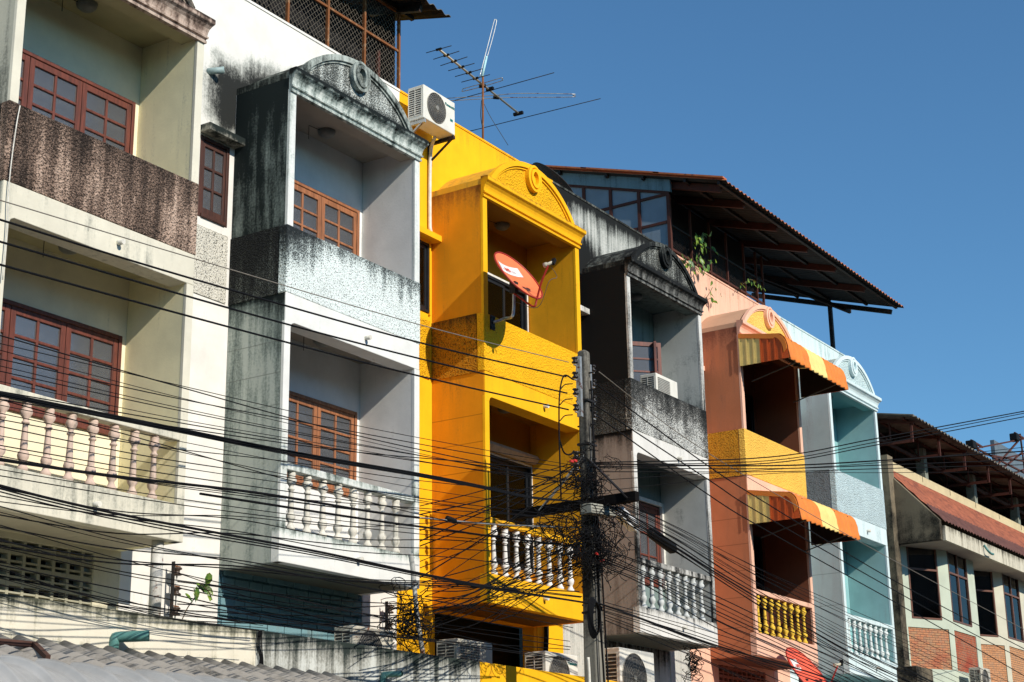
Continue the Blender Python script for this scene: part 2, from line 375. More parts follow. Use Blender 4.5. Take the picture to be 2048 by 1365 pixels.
def sliding(parent, x0, x1, z0, z1, n, curt, y=0., trim=None, part_open=True):
    fr = MB(); f = .035
    for a, b, c, d in ((x0, x0+f, z0, z1), (x1-f, x1, z0, z1), (x0+f, x1-f, z1-f, z1), (x0+f, x1-f, z0, z0+f)): fr.box(a, b, y-.02, y+.07, c, d)
    w = fr.build('window', m_alu, parent)
    lw = (x1-x0-2*f)/n
    for i in range(n):
        a = x0+f+i*lw; b = a+lw; yy = y+.01+.022*(i % 2); s_ = MB()
        for p in ((a, a+.04, z0+f, z1-f), (b-.04, b, z0+f, z1-f), (a+.04, b-.04, z1-f-.05, z1-f), (a+.04, b-.04, z0+f, z0+f+.05)): s_.box(p[0], p[1], yy-.01, yy+.01, p[2], p[3])
        s_.build('sash', m_alu, w)
        MB().box(a+.035, b-.035, yy-.002, yy+.002, z0+f+.04, z1-f-.04).build('pane', m_dglass, w)
    cu = MB(); k_ = 60; xa, xb = x0+.04, x1-.04-(x1-x0)*.12
    v = cu.add([(xa+(xb-xa)*k/k_, y+.12+.018*sin(k*1.3)+.01*sin(k*.5), z) for k in range(k_+1) for z in (z0+.02, z1-.02)])
    for k in range(k_): cu.face((v+2*k, v+2*k+2, v+2*k+3, v+2*k+1), 0, True)
    cu.build('curtain', curt, w)
    MB().box(x0, x1, y+.16, y+.17, z0, z1).build('room_shade_backing', m_dark, w)  # painted black in place of the dim room
    if trim:
        t_ = MB(); q = .03
        t_.box(x0-q, x0, y-.03, y+.02, z0-q, z1+q); t_.box(x1, x1+q, y-.03, y+.02, z0-q, z1+q); t_.box(x0, x1, y-.03, y+.02, z1, z1+q)
        t_.build('window_trim', trim, w)
    return w
# ---------------------------------------------------------------- balusters
BAL = [(.052, 0), (.052, .035), (.040, .045), (.028, .075), (.030, .09), (.050, .115), (.056, .145), (.048, .175), (.030, .19), (.034, .2), (.033, .215),
       (.036, .22), (.0265, .40), (.026, .43), (.038, .436), (.038, .45), (.026, .46), (.026, .48), (.055, .515), (.062, .54), (.052, .565), (.040, .575), (.046, .60), (.046, .632)]
FL = [0, 0, 0, 0, 0, .16, .2, .16, 0, 0, 0, .12, .12, .1, 0, 0, 0, 0, .12, .3, .2, 0, 0, 0]
def baluster_mesh(m):
    b = MB(); b.lathe(BAL, n=16, flute=FL); me_o = b.build('baluster', m); me = me_o.data; bpy.data.objects.remove(me_o); return me
# ---------------------------------------------------------------- shophouse
def arc(cx, cz, R, a0, a1, n): return [(cx+R*cos(a0+(a1-a0)*k/n), cz+R*sin(a0+(a1-a0)*k/n)) for k in range(n+1)]
PCX, PR_ = 1.19, 1.416; PCZ = 11.60-PR_
def shophouse(k, label, mt, win):
    u = thing('shophouse', label, 'shophouse', (4*k, 0, 0), 'row of shophouses')
    x0, x1 = -.76, 3.24
    if k == 0: x0 = -3.2
    # flanking facade, with the narrow window's opening
    sw = (-.57, -.09, 9.22, 10.22)
    f = MB(); f.wall(x0, 0, 3.6, ZR, 0, .22, [sw] if k > 0 else []); f.wall(BW, x1, 3.6, ZR, 0, .22); f.wall(0, BW, 10.95, ZR, 0, .22)
    f.build('facade_wall', mt['facade'], u)
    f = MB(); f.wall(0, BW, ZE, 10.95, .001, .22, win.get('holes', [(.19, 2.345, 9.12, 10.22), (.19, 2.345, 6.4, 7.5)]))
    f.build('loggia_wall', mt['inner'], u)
    f = MB(); lo = win.get('low', [])
    f.wall(0, BW, 3.6, ZE, .012, .2, lo); f.build('lower_wall', mt.get('lower', mt['facade']), u)
    for h in lo: MB().box(h[0]-.3, h[1]+.3, .45, .5, h[2]-.3, h[3]+.04).build('recess_shade_board', m_dark, u)  # flat black board painted for the shade inside the opening
    # roof slab, party wall tops and rear
    MB().box(x0, x1, .22, 7, 11.75, 11.9).build('roof_slab', mt['facade'], u)
    MB().box(x0, x1, 6.8, 7, .6, 11.75).build('rear_wall', mt['facade'], u)
    # cap on the parapet
    MB().box(x0, x1, -.012, .235, ZR-.02, ZR+.012).build('parapet_cap', mt.get('cap', mt['facade']), u)
    # bay side walls
    t_ = .1
    b = MB()
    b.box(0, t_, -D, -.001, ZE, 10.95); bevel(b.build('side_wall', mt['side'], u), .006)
    b = MB(); b.box(BW-t_, BW, -D, -.001, ZE, 10.95); bevel(b.build('side_wall', mt['side2'], u), .006)
    b = MB()   # pale pillar faces on the front edges
    for a in (0, BW-t_):
        for c, d_ in ((ZA, ZT+.02), (ZE+.01, ZC)): bevel(MB().box(a-.002, a+t_+.002, -D-.012, -D+.03, c, d_).build('pillar_face', mt['front'], u), .004)
    # pebble dash band: front and left return
    b = MB(); b.box(-.012, BW+.008, -D-.02, -D+.10, ZB, ZA); bevel(b.build('balcony_parapet', mt['band'], u), .012)
    b = MB(); b.box(-.014, .06, -D+.11, -.002, ZB-.002, ZA-.002); b.build('rough_panel', mt['bandside'], u)
    if 'stripband' in mt and k > 0:
        b = MB(); b.box(-.60, -.07, -.014, .01, ZB, ZA+.01); b.build('rough_panel', mt['stripband'], u)
    # beam below the band with soft lower corners
    b = MB(); b.prism([(.004, ZB+.002), (BW-.004, ZB+.002), (BW-.004, ZC), (BW-t_, ZC), (t_+.06, ZC), (t_+.02, ZC-.02), (t_, ZC-.07), (.004, ZC-.07)][::-1], -D-.014, -D+.23, 'y')
    bevel(b.build('lintel_beam', mt['front'], u), .008)
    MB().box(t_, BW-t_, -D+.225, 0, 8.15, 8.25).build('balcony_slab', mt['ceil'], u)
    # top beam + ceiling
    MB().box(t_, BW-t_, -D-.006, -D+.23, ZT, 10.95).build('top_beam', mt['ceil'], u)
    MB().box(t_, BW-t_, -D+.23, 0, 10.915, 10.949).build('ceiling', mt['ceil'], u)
    # lower rail and base
    b = MB(); b.box(t_-.002, BW-t_+.002, -D-.02, -D+.11, 6.252, 6.335); bevel(b.build('handrail', mt['front'], u), .01)
    b = MB(); b.box(-.004, BW+.004, -D-.018, -D+.10, ZE, 5.60); bevel(b.build('balcony_base', mt['front'], u), .008)
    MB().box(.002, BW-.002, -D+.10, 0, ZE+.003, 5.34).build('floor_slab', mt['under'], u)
    me = baluster_mesh(mt['bal'])
    for i in range(8):
        o = bpy.data.objects.new('baluster', me); COL.objects.link(o); o.parent = u; o.location = (.242+i*.2725, -D+.045, 5.6); o.scale = (1, 1, 1.032); o.rotation_euler.z = i*.7
    # cornice
    prof = [(-D+.02, ZT-.02), (-D-.035, ZT-.02), (-D-.04, ZT+.005), (-D-.028, ZT+.012), (-D-.028, ZT+.03), (-D-.055, ZT+.035), (-D-.06, ZT+.055), (-D-.04, ZT+.06), (-D-.042, ZT+.08),
            (-D-.050, ZT+.11), (-D-.066, ZT+.145), (-D-.095, ZT+.175), (-D-.125, ZT+.195), (-D-.13, ZT+.205), (-D-.13, ZT+.25), (-D-.118, ZT+.262), (-D+.02, ZT+.285)]
    b = MB(); b.prism(prof, 0, BW, 'x', inset=lambda p: max(0, (-D-p[0]))*.32)
    b.build('cornice', mt['cornice'], u)
    # vaulted roof of the bay
    hw = 1.10; a0 = math.acos(hw/PR_); base = PCZ+PR_*sin(a0)
    b = MB(); out = [(0.0, 10.951), (BW, 10.951), (BW, 11.03)]+arc(PCX, PCZ, PR_-.03, a0, pi-a0, 28)+[(0.0, 11.03)]
    b.prism(out, -D+.02, -.002, 'y'); b.build('bay_roof', mt['roof'], u)
    # pediment: back plate, rim, medallion
    b = MB(); b.prism([(PCX-hw, 11.03), (PCX+hw, 11.03)]+arc(PCX, PCZ, PR_-.05, a0, pi-a0, 28), -D-.055, -D+.02, 'y'); b.build('pediment_panel', mt['pedi'], u)
    b = MB()
    for r0, r1, yy in ((PR_-.075, PR_, -.10), (PR_-.105, PR_-.08, -.075)):
        A = arc(PCX, PCZ, r1, a0-.01, pi-a0+.01, 36); B = arc(PCX, PCZ, r0, a0-.01, pi-a0+.01, 36)
        for i in range(36):
            if r0 < PR_-.08 and abs(A[i][0]-PCX) < .12: continue
            q = [A[i], A[i+1], B[i], B[i+1]]
            b.hexa([(q[a_][0], y_, q[a_][1]) for a_ in (0, 1) for y_ in (-D+yy, -D-.02) for a_ in (a_, a_+2)][:8] if False else
                   [(A[i][0], -D+yy, A[i][1]), (B[i][0], -D+yy, B[i][1]), (A[i][0], -D-.03, A[i][1]), (B[i][0], -D-.03, B[i][1]),
                    (A[i+1][0], -D+yy, A[i+1][1]), (B[i+1][0], -D+yy, B[i+1][1]), (A[i+1][0], -D-.03, A[i+1][1]), (B[i+1][0], -D-.03, B[i+1][1])])
    b.build('pediment_rim', mt['rim'], u)
    b = MB(); mz = 11.40; n = 32
    def ring(rx, rz, y): return b.add([(PCX+rx*cos(2*pi*q/n), -D+y, mz+rz*sin(2*pi*q/n)) for q in range(n)])
    rs = [ring(.175, .2, -.05), ring(.175, .2, -.125), ring(.135, .165, -.13), ring(.13, .16, -.108), ring(.12, .15, -.108), ring(.115, .145, -.14), ring(.07, .1, -.14), ring(.065, .095, -.085), ring(.01, .01, -.08)]
    for A, B in zip(rs, rs[1:]):
        for q in range(n): b.face((A+q, A+(q+1) % n, B+(q+1) % n, B+q), 0)
    b.build('medallion', mt['rim'], u)
    # windows
    if win['kind'] == 'wood':
        casement(u, .19, 2.345, 9.16, 10.18, 3, 2, 4, mt['wood'], win['curt'], y=.02, star=win.get('star', True))
        casement(u, .19, 2.345, 6.44, 7.46, 3, 2, 4, mt['wood'], win['curt'], y=.02, star=win.get('star', True))
    if k > 0:
        if win.get('side') == 'wood':
            casement(u, -.53, -.13, 9.26, 10.18, 1, 2, 3, mt['swood'], m_curt_grey, y=.02, star=False, label='narrow weathered window in the strip beside the bay', st0=.038)
        else:
            sliding(u, -.57, -.09, 9.22, 10.22, 1, m_curt_grey, y=.0, trim=mt['front'] if k == 2 else None)
        b = MB(); b.box(-.60, .03 if k < 2 else .036, -.17, -.002, 10.245, 10.335); bevel(b.build('window_hood', mt.get('hood', mt['front']), u), .006)
    # ceiling lamps
    for xx, yy, zz in ((1.37, -.27, 10.915), (1.33, -.30, 8.15)):
        b = MB(); b.lathe([(.02, -.085), (.07, -.075), (.105, -.045), (.115, -.012), (.115, 0)], (xx, yy, zz), 20)
        l = b.build('ceiling_lamp', m_lampw, u)
        c = MB(); c.tube([(xx-.1, yy+.02, zz-.02), (xx-.28, yy+.05, zz-.015), (xx-.285, yy+.05, zz-.02), (xx-.285, yy+.05, zz-.2)], .004, 5); c.build('pull_cord', m_black, l)
    # scupper spout in the lintel and base
    for zz, xx in ((8.1, 1.46), (5.42, 1.35)):
        b = MB(); b.tube([(xx, -D+.02, zz), (xx, -D-.09, zz-.005)], .028, 12); b.build('drain_spout', mt.get('spout', m_pipew), u)
    # street canopy
    yp = -1.2
    b = MB(); b.box(x0, x1, yp-.06, yp+.06, 3.93 if k != 0 else 4.0, 4.39); bevel(b.build('canopy_parapet', mt['canopy'], u), .01)
    MB().box(x0, x1, yp+.06, 0, 3.93, 4.05).build('canopy_slab', mt['canopy'], u)
    # ground storey
    MB().box(x0, x1, .05, .2, G, 3.6).build('shopfront_wall', mt['facade'], u)
    return u
low, mid_ = (5.2, 5.6), None
def M_(tagn, **kw): return grime(tagn, **kw)
# unit materials; ceil and under tones darkened to paint in shade
white = (.78, .76, .71)
u0 = dict(
 facade=M_('white_render_first', base=white, dirt=(.03, .035, .03), amt=((3.6, .42), (4.4, .25), (5, .1), (8, .08), (12.3, .12)), spots=((3.2, 11.1, .6, .35),)),
 inner=M_('cream_inner', base=(.84, .77, .56), dirt=(.05, .05, .03), amt=((5.2, .1), (13, .1))),
 side=M_('stained_side_first', base=(.50, .49, .40), amt=((5, .2), (9, .55), (9.6, .35), (10.3, .3), (11, .55))),
 side2=M_('cream_side', base=(.90, .83, .54), dirt=(.05, .045, .03), amt=((5.2, .12), (8, .1), (9.2, .18), (11, .12)), bump=.2),
 front=M_('cream_front', base=(.70, .67, .55), dirt=(.04, .05, .04), amt=((5.2, .25), (5.6, .42), (5.9, .12), (6.3, .3), (7, .1), (8.0, .24), (8.3, .25), (10.8, .2))),
 band=M_('brown_pebbledash', base=(.60, .44, .34), dirt=(.025, .017, .013), mid=(.17, .105, .075), amt=((8.2, .44), (8.6, .40), (9.1, .56)), speck=.25, coarse=.55, streak=.68, bump=.3, sf=4.2),
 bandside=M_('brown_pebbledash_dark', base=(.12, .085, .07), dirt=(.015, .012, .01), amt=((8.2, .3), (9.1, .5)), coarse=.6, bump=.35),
 ceil=M_('cream_ceiling_shaded', base=(.50, .45, .26), dirt=(.16, .13, .07), amt=((5, .0), (12, .0))),  # darker than the walls, ceiling shade put into the colour
 under=M_('cream_soffit_shaded', base=(.5, .46, .36), amt=((5, .2), (12, .2))),
 bal=M_('pink_balusters', base=(.66, .50, .41), dirt=(.1, .07, .05), amt=((5, .25), (7, .2))),
 cornice=M_('brown_cornice', base=(.58, .46, .38), dirt=(.035, .022, .018), mid=(.2, .13, .10), amt=((10.7, .3), (10.85, .36), (11.0, .5), (11.05, .9)), streak=.75),
 roof=M_('mouldy_roof_first', base=(.4, .38, .32), amt=((10, .5), (12, .6))), pedi=M_('brown_pediment', base=(.3, .22, .18), amt=((10.9, .6), (11.6, .6)), coarse=.6), rim=M_('brown_rim', base=(.3, .2, .15), amt=((10.9, .55), (11.6, .6))),
 wood=wood('red_brown_wood', (.14, .034, .020)), swood=wood('red_brown_wood_b', (.16, .05, .03)),
 canopy=M_('stained_canopy_cream', base=(.74, .70, .58), dirt=(.06, .065, .045), mid=(.34, .33, .24), amt=((3.9, .42), (4.02, .3), (4.12, .14), (4.25, .24), (4.33, .5), (4.4, .75)), streak=.62),
 lower=M_('cream_lower', base=(.66, .62, .46), amt=((3.6, .3), (5.2, .15))))
u1 = dict(
 facade=M_('white_render_second', base=white, dirt=(.018, .02, .019), mid=(.38, .40, .36), amt=((3.6, .40), (4.5, .2), (5, .05), (9, .06), (10.2, .06), (12.3, .04)), spots=((3.95, 10.85, .95, .85), (4.7, 11.2, .75, .75), (5.3, 11.45, .6, .5)), streak=.28),
 inner=M_('grey_white_inner', base=(.76, .76, .74), dirt=(.12, .13, .12), amt=((5.2, .08), (13, .05))),
 side=M_('black_moulded_side', base=(.43, .47, .43), dirt=(.006, .012, .012), mid=(.10, .14, .13), amt=((5.2, .30), (6.0, .24), (7.0, .32), (7.9, .36), (8.2, .55), (8.35, .9), (9.2, .62), (9.9, .64), (10.6, .78), (11, .95)), streak=.55, sf=5.5, seams=(7.72, 7.35, 6.98, 6.6)),
 side2=M_('grey_white_side', base=(.80, .79, .75), dirt=(.1, .11, .1), amt=((5.2, .22), (6.2, .08), (9, .12), (13, .1))),
 front=M_('white_front', base=(.76, .77, .74), dirt=(.05, .07, .06), mid=(.45, .52, .48), amt=((5.2, .12), (5.5, .2), (5.62, .62), (5.8, .1), (6.2, .3), (6.34, .5), (7, .1), (8.2, .10), (8.4, .2), (10.8, .35))),
 band=M_('mint_pebbledash', base=(.74, .82, .80), dirt=(.015, .02, .022), mid=(.36, .43, .42), amt=((8.2, .04), (8.5, .06), (8.9, .24), (9.1, .5)), spots=((4.0, 8.9, .9, .30),), speck=.40, coarse=.05, bump=.13, sf=5),
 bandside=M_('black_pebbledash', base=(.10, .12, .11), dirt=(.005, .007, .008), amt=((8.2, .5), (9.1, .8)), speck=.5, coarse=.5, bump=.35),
 stripband=M_('white_pebbledash', base=(.66, .64, .56), dirt=(.02, .02, .018), amt=((8.2, .2), (9.1, .25)), speck=.5, coarse=.1, bump=.15),
 ceil=M_('grey_ceiling_shaded', base=(.40, .36, .30), dirt=(.2, .17, .13), amt=((5, .0), (12, .0))),  # ceiling darkened by colour to hold its shade
 under=M_('grey_soffit_shaded', base=(.16, .165, .13), amt=((5, .2), (12, .2))),  # dark tone paints the shade below the bay
 bal=M_('white_balusters', base=(.72, .69, .60), dirt=(.12, .11, .08), amt=((5, .2), (7, .25))),
 cornice=M_('white_black_cornice', base=(.66, .70, .66), dirt=(.006, .010, .010), mid=(.2, .27, .25), amt=((10.75, .42), (10.86, .34), (10.97, .5), (11.03, .95)), streak=.72),
 roof=M_('black_bay_roof', base=(.2, .23, .2), dirt=(.01, .014, .012), amt=((10, .6), (12, .7))), pedi=M_('mint_pediment', base=(.62, .66, .62), dirt=(.015, .02, .02), amt=((11.0, .85), (11.15, .35), (11.6, .45)), speck=.6, coarse=.5),
 rim=M_('moulded_rim', base=(.50, .56, .52), dirt=(.012, .018, .017), amt=((11.0, .6), (11.6, .42))),
 wood=wood('orange_wood', (.33, .125, .05)), swood=wood('old_brown_wood', (.065, .022, .014)),
 hood=M_('mossy_hood', base=(.45, .42, .35), amt=((10.2, .4), (10.3, .75))),
 canopy=M_('stained_canopy_grey', base=(.60, .63, .60), dirt=(.02, .03, .027), mid=(.22, .22, .19), amt=((3.9, .42), (4.1, .34), (4.25, .5), (4.4, .78)), streak=.68),
 lower=M_('teal_stone_veneer', base=(.16, .30, .34), dirt=(.02, .05, .06), amt=((3.6, .2), (5.2, .1)), bump=.8, coarse=.2))
Y = (.93, .475, .006); Y_SHADE = (.80, .30, .004)  # second yellow has the side walls' dim bounced light mixed in
yk = dict(dirt=(.25, .11, .01), mid=(.75, .36, .01))
u2 = dict(
 facade=M_('yellow_render', base=Y, amt=((3.6, .22), (5, .16), (11, .12), (12.0, .2), (12.3, .38)), sf=7, **yk),
 inner=M_('yellow_inner_shaded', base=(.52, .22, .01), amt=((5, .1), (12, .1)), dirt=(.2, .09, .01), mid=(.45, .2, .01)),  # recess wall darkened, shade kept in the colour
 side=M_('yellow_side_shaded', base=Y_SHADE, dirt=(.28, .10, .01), mid=(.6, .24, .01), amt=((5.2, .30), (5.8, .2), (8.25, .26), (9.2, .2), (10.5, .26), (10.95, .66)), sf=6, seams=(7.7, 7.33, 6.95, 6.55, 5.55)),  # yellow wall turned orange to paint in its dim grazing light
 side2=M_('yellow_inner_side_shaded', base=(.86, .40, .01), dirt=(.2, .09, .01), mid=(.5, .24, .01), amt=((5.2, .1), (10.9, .15))),  # yellow toned down for the recess light, painted into the colour
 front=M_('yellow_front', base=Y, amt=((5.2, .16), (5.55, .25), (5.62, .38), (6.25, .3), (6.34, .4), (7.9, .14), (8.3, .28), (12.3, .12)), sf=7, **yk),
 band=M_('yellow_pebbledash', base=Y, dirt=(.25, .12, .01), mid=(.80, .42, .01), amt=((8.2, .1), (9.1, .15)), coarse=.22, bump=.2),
 bandside=M_('yellow_pebbledash_shaded', base=(.60, .24, .004), dirt=(.1, .04, .004), mid=(.4, .17, .006), amt=((8.2, .1), (8.8, .15), (9.1, .65)), coarse=.85, bump=.35),  # same rough yellow with its shaded tone put into the colour
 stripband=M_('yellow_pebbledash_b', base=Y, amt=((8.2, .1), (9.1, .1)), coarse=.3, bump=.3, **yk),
 ceil=M_('yellow_ceiling_shaded', base=(.42, .20, .02), dirt=(.2, .1, .02), mid=(.3, .14, .02), amt=((5, .1), (12, .1))),  # yellow darkened to brown for the ceiling's shade
 under=M_('yellow_soffit_shaded', base=(.16, .075, .01), amt=((5, .1), (12, .1)), **yk),  # the dark ochre is shade painted into the yellow
 bal=M_('clean_white_balusters', base=(.78, .77, .74), dirt=(.2, .18, .15), amt=((5, .08), (7, .08))),
 cornice=M_('yellow_cornice', base=Y, dirt=(.22, .10, .01), mid=(.7, .34, .01), amt=((10.7, .1), (11.0, .28), (11.06, .7))),
 roof=M_('dusty_yellow_roof', base=(.80, .42, .03), dirt=(.3, .16, .03), mid=(.5, .28, .04), amt=((10, .2), (11.1, .3), (12, .3))), pedi=M_('yellow_rough_pediment', base=Y, amt=((10.9, .2), (11.6, .1)), coarse=.3, **yk), rim=M_('yellow_rim', base=Y, amt=((10.9, .15), (11.6, .1)), **yk),
 wood=None, canopy=M_('yellow_canopy', base=Y, amt=((3.9, .1), (4.4, .25)), **yk), lower=M_('yellow_lower', base=Y, amt=((3.6, .1), (5.2, .1)), **yk))
bk = dict(dirt=(.007, .008, .008))
u3 = dict(
 facade=M_('bare_grey_render', base=(.56, .56, .52), mid=(.22, .24, .22), amt=((3.6, .3), (8, .3), (10.9, .45), (11.3, .34), (11.9, .38), (12.1, .56), (12.3, .98)), spots=((12.1, 10.95, 1.0, .9), (11.2, 12.1, .8, .6)), streak=.55, **bk),
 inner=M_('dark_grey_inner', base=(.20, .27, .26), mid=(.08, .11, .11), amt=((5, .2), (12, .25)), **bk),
 side=M_('black_soot_side', base=(.30, .26, .23), mid=(.13, .105, .09), amt=((5.2, .45), (5.6, .3), (6.6, .22), (7.9, .25), (8.2, .5), (8.3, 1.0), (8.95, .95), (9.05, .75), (9.3, 1.0), (11, 1.1)), seams=(7.7, 6.9), dirt=(.0035, .0035, .0035)),
 side2=M_('patchy_grey_side', base=(.56, .57, .53), mid=(.22, .235, .22), amt=((5.2, .25), (8, .12), (9, .5), (9.4, .2), (11, .22)), streak=.3, sf=5.5, **bk),
 front=M_('old_white_front', base=(.72, .71, .67), mid=(.42, .42, .39), amt=((5.2, .16), (5.5, .3), (5.63, .62), (6.2, .55), (6.35, .6), (7, .55), (7.9, .36), (8.0, .16), (8.3, .3), (9, .5), (10.8, .4)), **bk),
 band=M_('grey_pebbledash', base=(.66, .67, .63), mid=(.3, .3, .28), amt=((8.2, .28), (8.7, .36), (9.1, .68)), speck=.8, coarse=.1, bump=.15, streak=.35, sf=5.5, **bk),
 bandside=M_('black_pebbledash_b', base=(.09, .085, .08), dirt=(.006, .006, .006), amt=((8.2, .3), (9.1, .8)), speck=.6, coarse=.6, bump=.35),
 ceil=M_('dark_ceiling_shaded', base=(.16, .2, .19), mid=(.06, .08, .08), amt=((5, .3), (12, .3)), **bk),  # ceiling shade is part of this dark colour
 under=M_('dark_soffit_shaded', base=(.12, .12, .1), amt=((5, .3), (12, .3)), **bk),  # near-black base paints the shade under the bay
 bal=M_('grey_white_balusters', base=(.58, .61, .60), mid=(.3, .32, .3), amt=((5, .2), (6.1, .2), (6.3, .45)), **bk),
 cornice=M_('black_cornice', base=(.30, .30, .28), mid=(.08, .08, .075), amt=((10.75, .46), (10.9, .52), (11.0, .8), (11.06, 1)), streak=.66, **bk),
 roof=M_('black_vault', base=(.09, .1, .09), amt=((10, .7), (12, .6)), **bk), pedi=M_('grey_rough_pediment', base=(.46, .47, .43), amt=((11, .95), (11.15, .5), (11.6, .45)), speck=.6, coarse=.4, **bk), rim=M_('black_rim', base=(.25, .27, .25), amt=((11, .85), (11.6, .6)), **bk),
 wood=wood('dark_red_wood', (.15, .035, .02)), canopy=M_('grey_canopy', base=(.5, .5, .45), amt=((3.9, .3), (4.4, .5)), **bk),
 cap=M_('black_cap', base=(.1, .1, .09), amt=((12, .6), (12.4, .6)), **bk), lower=M_('grey_lower', base=(.6, .6, .56), mid=(.3, .3, .28), amt=((3.6, .4), (4.8, .25), (5.2, .6)), **bk))
PK = (.84, .50, .36); TC = (.52, .185, .085)
pk = dict(dirt=(.2, .1, .07), mid=(.6, .34, .24))
u4 = dict(
 facade=M_('pink_render', base=PK, amt=((3.6, .2), (11, .15), (12.3, .34)), sf=7, **pk),
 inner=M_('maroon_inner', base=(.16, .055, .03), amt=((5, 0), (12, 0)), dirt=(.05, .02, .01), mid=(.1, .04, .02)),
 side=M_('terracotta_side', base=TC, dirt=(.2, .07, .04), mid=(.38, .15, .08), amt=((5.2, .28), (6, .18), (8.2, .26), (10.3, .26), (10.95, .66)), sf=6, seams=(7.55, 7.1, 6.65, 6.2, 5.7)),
 side2=M_('terracotta_side_shaded', base=(.24, .085, .045), dirt=(.1, .04, .03), mid=(.2, .07, .04), amt=((5.2, .1), (11, .1))),  # darker copy of the terracotta, inner shade painted in
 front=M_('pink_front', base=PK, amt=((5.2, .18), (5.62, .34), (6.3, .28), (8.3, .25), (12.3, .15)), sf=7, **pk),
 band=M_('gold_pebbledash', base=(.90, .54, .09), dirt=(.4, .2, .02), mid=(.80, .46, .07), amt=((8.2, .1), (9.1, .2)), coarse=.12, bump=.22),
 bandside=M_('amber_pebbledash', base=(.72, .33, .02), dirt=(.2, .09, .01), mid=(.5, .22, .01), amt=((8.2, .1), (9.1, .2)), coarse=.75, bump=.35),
 ceil=M_('brown_ceiling_shaded', base=(.12, .05, .03), amt=((5, 0), (12, 0)), **pk), under=M_('brown_soffit_shaded', base=(.2, .08, .045), amt=((5, .1), (12, .1)), dirt=(.05, .02, .02)),  # dark browns hold the shade of ceiling and underside
 bal=M_('yellow_balusters', base=(.80, .52, .06), dirt=(.2, .12, .02), mid=(.6, .36, .04), amt=((5, .2), (7, .2))),
 cornice=M_('pink_cornice', base=PK, amt=((10.7, .1), (11.06, .3)), **pk), roof=M_('brown_pink_roof', base=(.55, .34, .22), dirt=(.2, .12, .08), mid=(.42, .26, .17), amt=((10, .2), (11, .15), (12, .2))),
 pedi=M_('gold_pediment', base=(.92, .60, .14), amt=((10.9, .1), (11.6, .1)), coarse=.2, **pk), rim=M_('pink_rim', base=PK, amt=((10.9, .1), (11.6, .1)), **pk),
 wood=None, canopy=M_('pink_canopy', base=PK, amt=((3.9, .2), (4.4, .4)), **pk), lower=M_('pink_lower', base=(.8, .46, .32), amt=((3.6, .1), (5.2, .1)), **pk), spout=plain('rusty_spout', (.4, .13, .06)))
BL = (.66, .78, .79)
bl = dict(dirt=(.12, .17, .17), mid=(.42, .55, .56))
u5 = dict(
 facade=M_('pale_blue_render', base=BL, amt=((3.6, .2), (11, .15), (12.3, .36)), sf=7, **bl), inner=M_('teal_inner', base=(.26, .50, .52), amt=((5, .1), (12, .1)), **bl),
 side=M_('blue_grey_side', base=(.40, .50, .52), amt=((5.2, .28), (8, .22), (11, .34)), sf=6, seams=(7.65, 7.1, 6.5), dirt=(.2, .2, .2), mid=(.34, .38, .40)),
 side2=M_('aqua_side', base=(.36, .58, .58), dirt=(.16, .2, .18), mid=(.33, .45, .45), amt=((5.2, .22), (6.5, .25), (7, .08), (11, .1))),
 front=M_('pale_blue_front', base=BL, amt=((5.2, .16), (5.62, .34), (6.3, .3), (8.3, .25), (12, .15)), sf=7, **bl),
 band=M_('pale_blue_pebbledash', base=(.58, .72, .74), amt=((8.2, .1), (8.7, .2), (9.1, .22)), coarse=.25, bump=.3, dirt=(.2, .3, .3), mid=(.42, .56, .57)),
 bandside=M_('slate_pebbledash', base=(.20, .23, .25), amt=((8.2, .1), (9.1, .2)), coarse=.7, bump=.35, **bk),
 ceil=M_('teal_ceiling_shaded', base=(.22, .46, .48), amt=((5, .1), (12, .1)), **bl), under=M_('teal_soffit_shaded', base=(.25, .4, .4), amt=((5, .1), (12, .1)), **bl),  # both teals lowered to paint in the recess shade
 bal=M_('pale_balusters', base=(.70, .77, .76), amt=((5, .15), (7, .15)), **bl), cornice=M_('pale_cornice', base=BL, amt=((10.7, .1), (11.06, .3)), **bl),
 roof=M_('mossy_blue_roof', base=(.42, .46, .42), amt=((10, .3), (12, .3)), dirt=(.12, .13, .1), mid=(.3, .34, .3)), pedi=M_('pale_pediment', base=(.60, .74, .74), amt=((10.9, .3), (11.6, .2)), coarse=.2, dirt=(.2, .3, .3), mid=(.42, .55, .56)), rim=M_('pale_rim', base=BL, amt=((10.9, .1), (11.6, .1)), **bl),
 wood=None, canopy=M_('blue_canopy', base=BL, amt=((3.9, .3), (4.4, .5)), **bl), lower=M_('blue_lower', base=BL, amt=((3.6, .1), (5.2, .1)), **bl))
H_ = lambda *h: list(h)
S0 = shophouse(0, 'cream shophouse with brown pebbledash parapet, red-brown casements and pink balusters', u0, dict(kind='wood', curt=m_curt_grey, low=[(.75, 2.2, 4.42, 5.16)]))
S1 = shophouse(1, 'white shophouse with a black moulded bay side wall and orange wooden windows', u1, dict(kind='wood', curt=m_curt_grey, side='wood', star=False))
S2 = shophouse(2, 'bright yellow shophouse with shade-toned side wall and clean white balusters', u2, dict(kind='alu', holes=H_((.2, 2.39, 9.12, 10.19), (.2, 2.43, 6.0, 7.52)), low=[(.07, 2.46, 4.06, 5.219)]))
S3 = shophouse(3, 'grey unpainted shophouse blackened by mould beside the yellow one', u3, dict(kind='open', holes=H_((.19, 2.2, 9.12, 10.22), (.19, 2.40, 6.2, 7.58)), low=[(1.0, 1.9, 4.06, 5.15)]))
S4 = shophouse(4, 'pink and terracotta shophouse with gold balcony band and yellow balusters', u4, dict(kind='dark', holes=H_((.19, 2.3, 8.9, 10.3), (.19, 2.3, 5.6, 7.6)), low=[(.3, 2.2, 4.2, 5.16)]))
